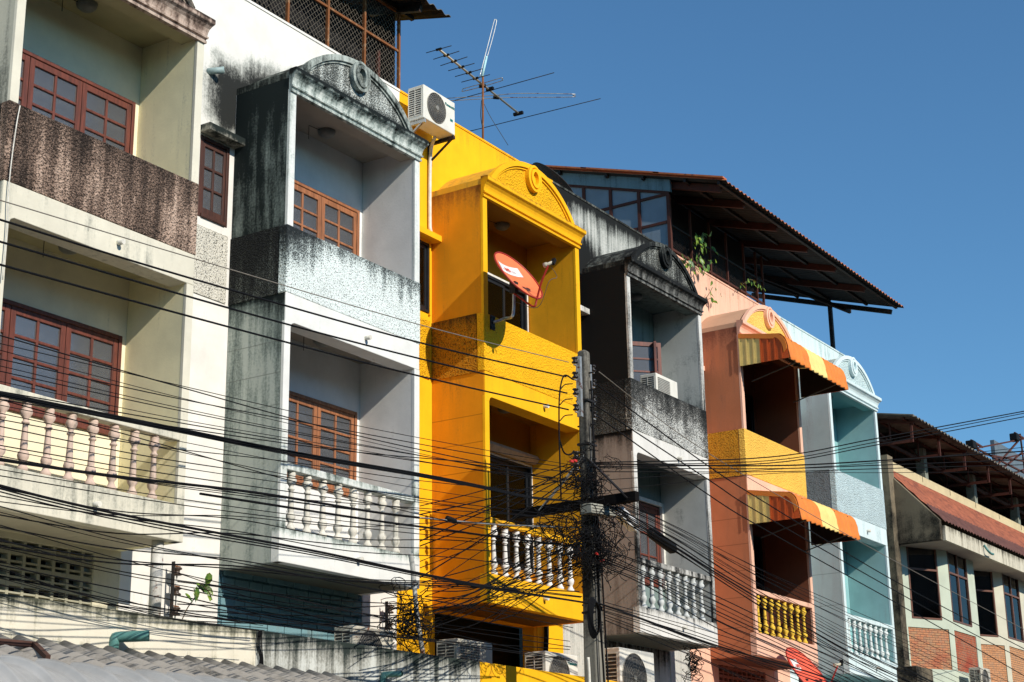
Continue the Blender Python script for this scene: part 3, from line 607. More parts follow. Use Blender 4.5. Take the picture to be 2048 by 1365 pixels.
S5 = shophouse(5, 'pale blue shophouse with aqua bays at the end of the row', u5, dict(kind='none', holes=H_((.15, 1.5, 8.9, 10.3), (.15, 1.5, 5.6, 7.6))))
# first house: breeze blocks, balcony column
bb = MB(); x = .75
while x < 2.2:
    bb.box(x, x+.035, .03, .13, 4.42, 5.16); x += .185
z = 4.42; j = 0
while z < 5.16:
    bb.box(.75, 2.2, .034, .126, z, z+(.045 if j % 2 == 0 else .018)); z += .075; j += 1
bb.build('breeze_blocks', M_('breeze_block_cream', base=(.36, .35, .26), amt=((4.4, .25), (5.2, .15))), S0)
b = MB(); b.lathe([(.062, 0), (.062, .82)], (2.335, -D+.12, 4.4), 20); b.build('pipe_column', plain('grey_pipe_column', (.62, .61, .56), .6, rust=.1), S0)
# second house: stone veneer joints
m_ven = grime('veneer_stone', (.17, .31, .35), dirt=(.03, .07, .08), amt=((3.6, .2), (5.2, .2)), bump=.6)
vb = MB(); random.seed(3); z = 4.4
while z < 5.18:
    xx = .02+random.random()*.1
    while xx < BW-.1:
        w_ = .16+random.random()*.14; w_ = min(w_, BW-.02-xx); h_ = .10
        vb.box(xx, xx+w_-.012, -.004-random.random()*.018, .014, z, z+h_-.012); xx += w_
    z += .11
bevel(vb.build('stone_veneer', m_ven, S1), .01, 2)
# yellow house windows
sliding(S2, .2, 2.39, 9.12, 10.19, 4, m_curt_green, y=.0, trim=m_trimw)
sliding(S2, .2, 2.43, 6.0, 7.52, 4, m_curt_green, y=.0, trim=m_trimw)
b = MB(); b.prism([(-.16, 7.62), (-.13, 7.67), (-.04, 7.69), (-.02, 7.56), (-.1, 7.55)], .6, 2.5, 'x'); b.build('roller_blind_box', plain('beige_blind_box', (.55, .42, .28), .6), S2)
# grey house: open casements upstairs, white framed window below
def leaf(parent, hinge, width, z0, z1, ang, mw, cols=2, rows=4):
    w = MB(); st = .06
    w.box(0, st, -.02, .02, z0, z1); w.box(width-st, width, -.02, .02, z0, z1); w.box(st, width-st, -.019, .019, z1-.07, z1); w.box(st, width-st, -.019, .019, z0, z0+.08)
    for c in range(1, cols): xx = st+(width-2*st)*c/cols; w.box(xx-.015, xx+.015, -.016, .016, z0+.08, z1-.07)
    for r in range(1, rows): zz = z0+.08+(z1-z0-.15)*r/rows; w.box(st, width-st, -.014, .014, zz-.014, zz+.014)
    o = w.build('window_sash', mw, parent, (hinge[0], hinge[1], 0), (0, 0, ang))
    MB().box(st-.003, width-st+.003, -.003, .003, z0+.07, z1-.06).build('pane', m_glass_m, o)
    MB().box(st-.003, width-st+.003, .006, .009, z0+.07, z1-.06).build('curtain_film', m_curt_white, o)
m_glass_m = glass('mirror_glass', (.7, .75, .78), .02, .2, pale_lift=.22)
fr = MB()
for a, b_, c, d in ((.19, .24, 9.12, 10.22), (2.15, 2.2, 9.12, 10.22), (.24, 2.15, 10.17, 10.22), (.24, 2.15, 9.12, 9.17)): fr.box(a, b_, -.01, .1, c, d)
wf = fr.build('window', u3['wood'], S3)
MB().box(.2, 2.19, .16, .18, 9.13, 10.21).build('room_shade_board', m_dark, wf)  # black panel painted in place of the shaded room
leaf(wf, (1.36, -.03), .62, 9.15, 10.17, radians(-42), u3['wood'], 1); leaf(wf, (2.17, -.03), .66, 9.15, 10.17, radians(180+38), u3['wood'])
leaf(wf, (.24, -.03), .6, 9.15, 10.17, radians(-70), u3['wood'])
casement(S3, .25, 2.34, 6.26, 7.50, 3, 2, 3, u3['wood'], m_curt_grey, y=.03, star=False)
b = MB(); b.box(2.385, 2.47, -.05, -.002, 6.2, 7.62); b.box(.1, 2.47, -.047, -.003, 7.56, 7.622); b.build('window_surround', m_trimw, S3)
# pink house: dark glazed doors
for z0, z1 in ((8.9, 10.3), (5.6, 7.6)): sliding(S4, .19, 2.3, z0, z1, 3, m_dark, y=.0)  # black sheet in place of curtains, unlit room painted in
# blue house
for z0, z1 in ((8.9, 10.3), (5.6, 7.6)):
    sliding(S5, .15, 1.5, z0, z1, 2, m_curt_grey, y=.0)
b = MB(); b.box(1.55, 1.68, -.1, -.002, 5.34, 7.9); b.build('door_surround', u5['front'], S5)
bz = MB()
for i in range(11): bz.box(.3+i*.185, .335+i*.185, .02, .13, 4.2, 5.16)
for j in range(13): bz.box(.3, 2.2, .024, .126, 4.2+j*.075, 4.2+j*.075+(.045 if j % 2 == 0 else .018))
bz.build('breeze_blocks', M_('breeze_block_pink', base=(.35, .15, .1), amt=((4.2, .25), (5.2, .15))), S4)
# ---------------------------------------------------------------- rooftop steel room over the pink house
def corr(x0, x1, pitch, amp, A, B, rows=6, th=.008, per=8, curve=None):
    "corrugated sheet, waves along x, running from A=(y,z) to B=(y,z)"
    b = MB(); n = int((x1-x0)/pitch*per); 
    for side in (0, 1):
        base = len(b.v)
        for i in range(n+1):
            x = x0+(x1-x0)*i/n; w = amp*sin(2*pi*(x-x0)/pitch)
            for j in range(rows+1):
                t = j/rows; y = A[0]+(B[0]-A[0])*t; z = A[1]+(B[1]-A[1])*t
                if curve: y, z = curve(t)
                b.v.append((x, y, z+w-side*th))
        for i in range(n):
            for j in range(rows):
                q = base+i*(rows+1)+j; b.face((q, q+1, q+rows+2, q+rows+1), side, True)
    N_ = (n+1)*(rows+1)
    for i in range(n):
        for j in (0, rows): q = i*(rows+1)+j; b.face((q, q+rows+1, N_+q+rows+1, N_+q), 0)
    for j in range(rows):
        for i in (0, n): q = i*(rows+1)+j; b.face((q, q+1, N_+q+1, N_+q), 0)
    return b
def mesh_net(b, x0, x1, z0, z1, y, step, r=.004):
    "diamond wire netting"
    L = z1-z0; n = int((x1-x0+L)/step)
    for i in range(n+1):
        for sgn in (1, -1):
            xa = x0-L+i*step if sgn > 0 else x0+i*step
            p, q = (xa, z0), (xa+sgn*L, z1)
            def clip(p, q):
                (ax, az), (bx, bz) = p, q
                t0, t1 = 0, 1; dx = bx-ax
                for lo, hi in ((x0, x1),):
                    ta, tb = (lo-ax)/dx, (hi-ax)/dx
                    if ta > tb: ta, tb = tb, ta
                    t0, t1 = max(t0, ta), min(t1, tb)
                return (t0, t1)
            t0, t1 = clip(p, q)
            if t1 <= t0: continue
            f = lambda t: (p[0]+(q[0]-p[0])*t, y+sgn*r*.5, p[1]+(q[1]-p[1])*t)
            b.tube([f(t0), f(t1)], r, 3, cap=False, sm=False)
    return b
m_sheet_top = plain('orange_roof_sheet', (.42, .13, .05), .8, var=.4, scale=3, rust=.3, rustc=(.1, .05, .03))
m_sheet_under = plain('shaded_sheet_underside', (.024, .026, .027), .8, var=.5, scale=3)  # near-black colour paints the shade below the roof
m_sheet_grey = plain('old_fibre_sheet', (.14, .135, .12), .9, var=.5, scale=5)
m_panelg = grime('frosted_panel', (.20, .25, .30), dirt=(.06, .08, .1), mid=(.15, .19, .22), amt=((12, .25), (14, .1)))
m_fascia = grime('pale_teal_fascia', (.16, .24, .27), dirt=(.03, .05, .06), mid=(.1, .15, .17), amt=((13, .3), (14.5, .3)))
rr = thing('rooftop_room', 'rooftop steel shelter with orange edged corrugated roof and frosted side panels above the grey house', 'rooftop room', (15.0, 0, 12.29))
ox, oz = 15.0, 12.29
def zr(y): return 13.331+.305*(y+1.2)
corr(.08, 8.83, .16, .022, (-1.2, 13.331-oz), (4.5, zr(4.5)-oz), rows=10).build('corrugated_roof', [m_sheet_top, m_sheet_under], rr)
b = MB()
for y0, y1, dz in ((-1.05, .2, .034), (.2, 1.7, .04), (1.7, 3.2, .034), (3.2, 4.5, .04)): b.hexa([(x, y, zr(y)-oz+dz+k) for x in (.05, .21) for y in (y0-.12, y1) for k in (0, .03)])
b.build('verge_flashing', plain('orange_flashing', (.50, .14, .045), .6, rust=.2), rr)
fx = []
b_n = 0
for (u, v) in ((1440, 372), (1487, 418), (1553, 467), (1614, 509), (1671, 551), (1729, 590)):
    x = P(u, v, -.98).x-ox
    MB().bar((x, -1.0, zr(-1.0)-oz-.10), (x, 4.3, zr(4.3)-oz-.10), .06, .13).build('rafter', m_redsteel, rr)
for y in (-1.06, -.4, .45, 1.2, 2.2): MB().bar((.1, y, zr(y)-oz-.05), (8.75, y, zr(y)-oz-.05), .05, .06).build('purlin', m_dsteel, rr)
MB().bar((8.70, -.96, 13.227-oz), (8.70, 2.3, 14.26-oz), .07, .10).build('end_beam', m_dsteel, rr)
MB().bar((5.3, 1.4, 13.9-oz), (8.9, .05, 13.48-oz), .06, .08).build('strut', m_dsteel, rr)
MB().bar((4.0, 2.0, 14.1-oz), (8.0, .9, 13.8-oz), .05, .07).build('strut', m_dsteel, rr)
MB().box(8.66, 8.745, .40, .48, -.39, 13.73-oz).build('post', m_dsteel, rr)
xg = 15.233-ox
ys = [0.0, .592, 1.176, 1.74, 2.30, 2.9]
for y in ys: MB().box(xg-.035, xg+.03, y-.03, y+.03, 0, zr(y)-oz-.26).build('mullion', m_redsteel, rr)
for z in (.58, 1.11): MB().box(xg-.03, xg+.025, .03, 3.6, z-.025, z+.025).build('rail', m_redsteel, rr)
MB().hexa([(x, y, zr(y)-oz-k) for x in (xg-.034, xg+.03) for y in (-.03, 3.6) for k in (.30, .255)]).build('rail', m_redsteel, rr)
MB().hexa([(x, y, zr(y)-oz-k) for x in (xg-.045, xg+.02) for y in (-.06, 4.0) for k in (.255, .03)]).build('fascia', m_fascia, rr)
for i in range(5):
    y0, y1 = ys[i]+.03, ys[i+1]-.03
    MB().hexa([(x, y, z) for x in (xg-.006, xg+.006) for (y, zz) in ((y0, zr(y0)-oz-.3), (y1, zr(y1)-oz-.3)) for z in (0.0, zz)]).build('frosted_panel', m_panelg, rr)
xc = P(1528, 610, 0).x-ox
posts = [xg, P(1384, 530, 0).x-ox, P(1422, 550, 0).x-ox, P(1456, 570, 0).x-ox, P(1491, 590, 0).x-ox, P(1515, 600, 0).x-ox, xc]
for x in posts: MB().box(x-.02, x+.02, -.02, .02, .02, 13.36-oz).build('post', m_redsteel, rr)
MB().box(xg, xc, -.015, .015, .05, .09).build('rail', m_redsteel, rr)
MB().box(xg, xc, -.014, .014, .52, .55).build('rail', m_dsteel, rr)
mesh_net(MB(), xg, xc, .09, .53, .02, .05, .003).build('wire_netting', m_dsteel, rr)
MB().box(xg+.05, xc, .35, .37, 0, zr(.35)-oz-.15).build('painted_shade_sheet', plain('painted_shade_sheet', (.004, .004, .005), .95, bump=0), rr)  # black sheet painted for the shade inside, no real cloth
MB().box(xg+.2, xc+1.2, 3.2, 3.3, 0, zr(3.2)-oz-.1).build('dark_backing_wall', plain('painted_shade_wall', (.05, .05, .055), .9), rr)  # dark wall added so the shelter interior looks shaded
# ---------------------------------------------------------------- rooftop cage on the white houses
rc = thing('rooftop_cage', 'rooftop enclosure of rusty wire netting under a dark corrugated roof on the white house', 'rooftop cage', (7.35, .1, 12.3))
L0 = -7.0
for x in (0, -.78, -1.56, -2.36, -3.15, -3.95, -4.75): MB().box(x-.018, x+.018, -.02, .02, .02, 1.28).build('post', m_rust, rc)
for z in (.04, .66, 1.26): MB().box(L0, .02, -.014, .014, z-.016, z+.016).build('rail', m_rust, rc)
mesh_net(MB(), -5.2, 0, .05, 1.25, 0.022, .085, .0022).build('wire_netting', plain('weathered_wire', (.22, .19, .15), .8, bump=0), rc)
MB().box(L0, -.06, .38, .40, 0, 1.25).build('painted_shade_sheet', bpy.data.materials['painted_shade_sheet'], rc)  # black sheet added to paint the cage's dark interior
MB().box(-.05, -.02, .05, 3.0, 0, 1.3).build('side_panel', bpy.data.materials['painted_shade_sheet'], rc)  # same painted shade closes the cage end
MB().box(-.34, -.29, .10, .14, .0, .6).build('inner_post', m_redsteel, rc)
corr(L0, .50, .19, .022, (-.55, 1.25), (3.5, 2.25), rows=4).build('corrugated_roof', [m_sheet_grey, m_dsteel], rc)
MB().bar((-.04, -.42, 1.20), (-.04, 3.3, 2.1), .06, .12).build('rafter', m_dsteel, rc)
MB().bar((L0, -.02, 1.30), (.3, -.02, 1.30), .05, .07).build('purlin', m_dsteel, rc)
# ---------------------------------------------------------------- television antenna
an = thing('tv_antenna', 'long television antenna with many cross rods on a mast above the yellow house', 'antenna', (11.08, 1.2, 11.9))
O_ = Vector((11.08, 1.2, 11.9)); zA = 14.319
def A_(x, y): return P(840+x/5.25, 30+y/5.25, zA, 2)-O_
def Am(x, y): return P(840+x/5.25, 30+y/5.25, 1.2)-O_
MB().tube([Am(658, 1330)+Vector((0, 0, -.6)), Am(660, 650)], .018, 8).build('mast', m_rust, an)
MB().tube([A_(195, 360), A_(1040, 1040)], .018, 8).build('boom', plain('boom_metal', (.34, .31, .25), .5, .4), an)
for e in (((65, 400), (330, 325)), ((140, 468), (412, 382)), ((215, 535), (497, 442)), ((297, 588), (572, 510)), ((368, 650), (655, 567)), ((435, 708), (733, 628)), ((345, 905), (1408, 608)), ((525, 1222), (1895, 880))):
    a, c = A_(*e[0]), A_(*e[1]); o = MB().tube([a, c], .0065, 6).build('rod', m_dsteel, an)
    m_ = A_((e[0][0]+e[1][0])/2, (e[0][1]+e[1][1])/2)
    if e[1][0] < 800: MB().bar(m_-(c-a).normalized()*.05, m_+(c-a).normalized()*.05, .03, .03).build('clamp', m_black, o)
b = MB(); b.tube(cr([A_(450, 778), A_(650, 722), A_(850, 664), A_(862, 676), A_(856, 693), A_(650, 755), A_(455, 803), A_(446, 792), A_(450, 778)], 4), .0065, 6); b.build('dipole', m_steel, an)
b = MB(); b.tube(cr([A_(275, 878), A_(820, 842), A_(1050, 826), A_(1590, 832), A_(1606, 846), A_(1590, 864), A_(1050, 868), A_(820, 874), A_(275, 905)], 4), .0065, 6); b.build('dipole', m_steel, an)
for q in ((985, 1050, 1080, 1025), (700, 790, 770, 770), (770, 865, 830, 870), (620, 750, 690, 745)): MB().bar(A_(q[0], q[1]), A_(q[2], q[3]), .05, .05).build('clamp', m_black, an)
b = MB(); b.tube(cr([Am(628, 645), Am(665, 500), Am(730, 250), Am(778, 65), Am(790, 54), Am(803, 72), Am(755, 270), Am(695, 480), Am(660, 650)], 4), .008, 6); b.build('whip_loop', plain('bright_aluminium', (.72, .72, .68), .35, .5), an)
MB().tube([Am(652, 650), Am(700, 440)], .02, 8).build('pvc_sleeve', plain('pale_blue_pvc', (.42, .68, .72), .5), an)
MB().tube(cr([Am(668, 925), Am(745, 1080), Am(925, 1370)]), .005, 5).build('guy_wire', m_greyc, an)
MB().tube(cr([Am(645, 900), Am(638, 1060), Am(655, 1180)]), .006, 5).build('lead_cable', m_black, an)
# ---------------------------------------------------------------- dark roof dish
def frame(Nv):
    Nv = Nv.normalized(); ex = (Vector((1, 0, 0))-Nv*Nv.x).normalized(); ey = Nv.cross(ex)
    return ex, ey, Nv
def dish_mesh(R, depth, n=48, rings=8, rim=.012):
    b = MB(); idx = []
    for side, dz in ((0, 0), (1, -.008)):
        rr_ = []
        for j in range(1, rings+1):
            r = R*j/rings; rr_.append(b.add([(r*cos(2*pi*k/n), r*1.08*sin(2*pi*k/n), depth*(r/R)**2-depth+dz) for k in range(n)]))
        c = b.add([(0, 0, -depth+dz)])
        for k in range(n): b.face((c, rr_[0]+k, rr_[0]+(k+1) % n), side, True)
        for A, B in zip(rr_, rr_[1:]):
            for k in range(n): b.face((A+k, B+k, B+(k+1) % n, A+(k+1) % n), side, True)
        idx.append(rr_[-1])
    pts = [(R*cos(2*pi*k/n), R*1.08*sin(2*pi*k/n), -.002) for k in range(n)]
    b.tube(pts, rim, 6, mi=1, closed=True); return b
def dmat(ex, ey, nz, c): m = Matrix((ex, ey, nz)).transposed().to_4x4(); m.translation = c; return m
Nd = Vector((-.07, -.82, .55))
c_ = P(1106, 362, 1.0)
dk = thing('dark_dish', 'dark grey satellite dish standing on the roof behind the yellow pediment', 'satellite dish', (c_.x, c_.y, 12.29))
ex, ey, nz = frame(Vector((.35, -.55, .75)))
o = dish_mesh(.42, .08).build('reflector', [plain('dark_grey_dish', (.05, .06, .07), .6), m_dsteel], dk); o.matrix_local = dmat(ex, ey, nz, Vector((0, 0, c_.z-12.29)))
MB().tube([(0, .1, -.4), (0, .05, c_.z-12.29)], .03, 8).build('mast', m_rust, dk)
# ---------------------------------------------------------------- orange dishes
m_or = plain('orange_dish_paint', (.82, .20, .07), .45, var=.12, scale=5, bump=0, spec=.3); m_or2 = plain('orange_red_dish_paint', (.86, .12, .06), .45, var=.12, scale=5, bump=0, spec=.3)
m_red = plain('red_rim_paint', (.38, .02, .012), .45, bump=0)
m_stick = plain('white_sticker', (.80, .76, .74), .5, bump=0); m_word = plain('orange_red_print', (.72, .10, .05), .5, bump=0); m_word2 = plain('faded_print', (.62, .52, .52), .5, bump=0)
m_cream = plain('cream_plastic', (.55, .50, .38), .5, bump=0)
def orange_dish(label, u, v, y, longpx, paint, words, wall_pt, lnb_px, sticker):
    c = P(u, v, y); w = (c-CAM).dot(Fw); R = longpx*w/FPX/2
    t = thing('satellite_dish', label, 'satellite dish', tuple(wall_pt), 'orange satellite dishes'); O = Vector(wall_pt)
    ex, ey, nz = frame(Nd); Mx = dmat(ex, ey, nz, c-O); dep = .09
    ro = dish_mesh(R, dep).build('reflector', [paint, m_red], t); ro.matrix_local = Mx
    def onD(px, py, lift=.004): r2 = (px*px+(py/1.08)**2)/R/R; return (px, py, dep*r2-dep+lift)
    (sx0, sx1, sy0, sy1, skew) = sticker
    b = MB(); n = 10; v0 = b.add([onD(R*(sx0+(sx1-sx0)*i/n + skew*j), R*(sy0+(sy1-sy0)*j)) for i in range(n+1) for j in (0, 1)])
    for i in range(n): b.face((v0+2*i, v0+2*i+2, v0+2*i+3, v0+2*i+1), 0, True)
    s_ = b.build('sticker', m_stick, ro)
    for (body, size, mm, tx, ty, bo) in words:
        q = onD(R*tx, R*ty, .010); text(body, size*R, mm, Matrix.Translation(q), s_, bold=bo)
    # arm from below the rim out to the feed
    low = Mx @ Vector((.1*R, -R*1.08, -.05)); lp = P(lnb_px[0], lnb_px[1], y-.45)-O
    back = Mx @ Vector((-.05, -.15, -dep-.10))
    arm = MB(); arm.tube(cr([back, Mx @ Vector((.02, -R*.75, -.16)), Mx @ Vector((.12*R, -R*1.22, -.10)), low+(lp-low)*.12+Vector((.03, 0, -.03)), low+(lp-low)*.5, lp], 6), .014, 8); arm.build('feed_arm', m_red, t)
    f = MB(); d = (c-O-lp).normalized(); f.tube([lp-d*.05, lp+d*.02, lp+d*.03, lp+d*.075], [.022, .022, .034, .036], 12); f.build('feed_horn', m_cream, t)
    MB().bar(lp-d*.05+Vector((0, 0, -.02)), lp-d*.05+Vector((.05, 0, .06)), .05, .045).build('feed_body', m_black, t)
    MB().tube(cr([lp, lp+Vector((.16, -.02, -.14)), lp+Vector((.02, .02, -.24)), low+Vector((.1, 0, -.06)), back+Vector((.05, 0, -.12))]), .004, 5).build('feed_cable', m_greyc, t)
    # bent wall tube, plate
    top = Mx @ Vector((-.08*R, -.25*R, -dep-.05)); el_ = top+Vector((.03, .03, -.30))
    MB().tube(cr([Vector((0, -.02, 0)), Vector((.08, -.16, .05)), el_+Vector((-.02, .02, -.10)), el_, top], 6), .02, 10).build('mount_tube', m_steel, t)
    pl = MB(); pl.box(-.05, .05, -.015, 0, -.1, .1)
    for a, b_ in ((-.03, -.07), (.03, -.07), (-.03, .07), (.03, .07)): pl.lathe([(.012, -.03), (.012, -.01)], (a, 0, b_), 6, axis='y')
    pl.build('wall_plate', m_dsteel, t)
    br = MB(); br.bar(top+Vector((0, .0, -.09)), top+Vector((0, .0, .07)), .08, .09); br.build('bracket', m_dsteel, t)
    return t
wp = P(984, 646, -D-.02)
orange_dish('orange satellite dish fixed on the upper balcony of the yellow house', 1037, 551, -1.42, 121, m_or,
            [('true', .30, m_word, -.24, .42, .003), ('visions', .20, m_word2, .26, .39, .0)], (wp.x, -D-.02, wp.z), (1098, 528), (-.52, .60, .22, .60, -.08))
wp = P(1600, 1368, -D-.02)
orange_dish('red-orange satellite dish at the foot of the pink house beside the blue one', 1616, 1345, -1.35, 114, m_or2,
            [('true', .30, m_word, -.22, .41, .003)], (wp.x, -D-.02, wp.z), (1676, 1330), (-.50, .10, .20, .66, -.06))
# ---------------------------------------------------------------- air conditioners
def aircon(label, x, y, z, w, h, d, style, mat=m_acw, word=None, bracket=False, feet=True):
    t = thing('air_conditioner', label, 'air conditioner', (x, y, z), 'outdoor air conditioning units')
    b = MB(); b.box(0, w, 0, d, 0, h); bevel(b.build('casing', mat, t), .014, 3)
    cx, cz = w*.40, h*.5; r = h*.43
    if style in ('fan', 'spiral'):
        f = MB(); n = 40
        A = f.add([(cx+r*1.02*cos(2*pi*k/n), -.003, cz+r*1.02*sin(2*pi*k/n)) for k in range(n)]); B = f.add([(cx+r*.98*cos(2*pi*k/n), -.0035, cz+r*.98*sin(2*pi*k/n)) for k in range(n)]); C_ = f.add([(cx, -.004, cz)])
        for k in range(n): f.face((A+k, A+(k+1) % n, B+(k+1) % n, B+k), 0); f.face((C_, B+k, B+(k+1) % n), 1)
        fo = f.build('fan_opening', [mat, m_acg], t, fix=False)
        g = MB()
        for q in range(1, 9): g.tube([(cx+r*q/8*cos(2*pi*k/28), -.015+.006*(q/8)**4, cz+r*q/8*sin(2*pi*k/28)) for k in range(28)], .0022 if q < 8 else .006, 4, closed=True)
        for k in range(22 if style == 'spiral' else 14):
            a = 2*pi*k/(22 if style == 'spiral' else 14); tw = 1.1 if style == 'spiral' else 0
            g.tube([(cx+r*s_*cos(a+tw*s_), -.014, cz+r*s_*sin(a+tw*s_)) for s_ in (.12, .35, .55, .78, 1.0)], .0024, 3)
        g.lathe([(.035, -.022), (.035, -.008)], (cx, 0, cz), 16, axis='y')
        g.build('fan_guard', m_acs, fo)
    elif style == 'slat':
        f = MB(); f.box(w*.07, w*.62, -.002, .002, h*.12, h*.88, 1)
        for k in range(15): zz = h*.12+h*.76*k/14; f.box(w*.07, w*.62, -.010, -.0021, zz-.003, zz+.003, 0)
        for k in range(13): xx = w*.07+w*.55*k/12; f.box(xx-.002, xx+.002, -.0125, -.0101, h*.12, h*.88, 0)
        f.build('front_grille', [mat, m_acg], t)
    s_ = MB(); s_.box(-.002, .002, d*.12, d*.92, h*.12, h*.9, 1)
    for k in range(13): zz = h*.12+h*.78*k/12; s_.box(-.008, -.0021, d*.12, d*.92, zz-.006, zz+.006, 0)
    for k in range(3): yy = d*(.12+.8*k/2); s_.box(-.011, -.0081, yy-.006, yy+.006, h*.12, h*.9, 0)
    s_.build('side_louvre', [mat, m_acg], t)
    if word: text(word, .058, m_green, Matrix.Translation((w*.83, -.004, h*.80)) @ Matrix.Rotation(pi/2, 4, 'X'), t, bold=.0015); MB().box(w*.84, w*.92, -.004, .002, h*.36, h*.43).build('badge', m_green, t)
    if feet:
        for xx in (w*.18, w*.78): MB().box(xx-.03, xx+.03, .01, d-.01, -.05, 0).build('foot', m_acg, t)
    if bracket:
        for xx in (.04, w-.02):
            q = MB(); q.box(xx-.02, xx+.02, .0, -y-.004, -.055, -.008); q.bar((xx, .05, -.05), (xx, -y-.03, -.30), .03, .02); q.box(xx-.02, xx+.02, -y-.02, -y-.004, -.35, -.056)
            q.build('bracket', m_steel if xx < .2 else m_dsteel, t)
        MB().tube(cr([(w*.55, .2, h-.02), (w*.6, .25, h+.10), (w*.72, .27, h+.11), (w*.8, .28, h*.7)]), .028, 8).build('hose', plain('pale_hose', (.5, .42, .42), .7), t)
    return t
aircon('white air conditioner on a bracket beside the arched pediment, high on the yellow wall', 7.19, -.45, 11.745, .745, .50, .27, 'spiral', word='Panasonic', bracket=True, feet=False)
aircon('beige air conditioner behind the canopy wall under the white house', 5.22, -.92, 4.12, .745, .54, .28, 'slat' if False else 'fan', m_acd)
aircon('old air conditioner with a square grille, left one under the yellow house', 7.25, -.92, 4.12, .77, .58, .32, 'slat', m_acd)
aircon('white air conditioner with spiral fan guard, under the yellow house near the pole', 9.28, -.92, 4.12, .82, .60, .34, 'spiral', word='Panasonic')
aircon('large air conditioner with a round fan right of the pole foot', 11.26, -.92, 4.12, 1.02, .82, .38, 'fan')
aircon('small air conditioner behind the parapet of the grey upper balcony', 13.33, -.60, 9.02, .74, .51, .30, 'slat')
pr = P(1972, 1340, -1.75)
aircon('air conditioner mounted below the brick panel of the far right building', pr.x-.35, -1.75, pr.z-.45, .62, .48, .26, 'fan', m_acd)
# pipes
def pipe(label, pts, r, mat, name='drain_pipe', cat='pipe', n=12, hollow=False, smooth=True):
    pts = [Vector(p) for p in pts]; o0 = pts[0]; b = MB(); q = cr(pts, 6) if smooth and len(pts) > 2 else pts
    b.tube([p-o0 for p in q], r, n, cap=not hollow)
    o = b.build(name, mat, None, tuple(o0)); tag(o, label, cat); return o
pipe('white insulated pipe running down from the high air conditioner', [(7.80, -.2, 11.74), (7.90, -.06, 11.62), (7.905, -.035, 11.2), (7.905, -.035, 10.55), (7.92, -.035, 10.42), (7.985, -.02, 10.37)], .026, m_pipew)
pipe('thin silver drain pipe under the right corner of the white balcony', [P(822, 1108, -D-.04), P(827, 1150, -D-.04), P(833, 1220, -D-.1), P(846, 1312, -D-.25)], .028, plain('silver_pipe', (.42, .43, .41), .6, rust=.3))
pipe('black hose beside the yellow lower wall', [P(1090, 1235, -.05), P(1093, 1260, -.05), P(1091, 1320, -.05)], .035, m_black)
# blue pvc spouts on canopy
def spout(label, u, v, L, r=.05):
    p = P(u, v, -1.27); o = thing('drain_spout', label, 'drain spout', tuple(p))
    b = MB(); b.tube(cr([(0, .02, -.22), (0, -.01, -.03), (.02, -.03, .0), (.10, -.16, .005), (L*.7, -L, .01)], 4), r, 14, cap=False); b.tube(cr([(0, .02, -.22), (0, -.01, -.03), (.02, -.03, .0), (.10, -.16, .005), (L*.7, -L, .01)], 4), r*.86, 14, mi=1, cap=False); b.build('pipe', [m_teal, m_black], o)
spout('blue-green pvc spout pipe on the stained cream canopy wall', 228, 1275, .26)
spout('small dark spout on the grey canopy wall', 765, 1350, .16, .035)
p = P(424, 145, -.02); o = pipe('short grey overflow pipe poking from the white wall beside the first pediment', [p+Vector((-.05, .05, .0)), p+Vector((.08, -.12, .03))], .04, plain('grey_pvc', (.28, .38, .38), .5), 'drain_spout')
# satellite cable on first house
pipe('thin white cable hanging down the first house', [P(40, 212, -D-.03), P(33, 250, -D-.06), P(22, 330, -D-.05), P(16, 400, -D-.05), P(14, 460, -D-.05), P(5, 560, -D-.05)], .006, m_pipew, 'hanging_cable', 'cable', 6)
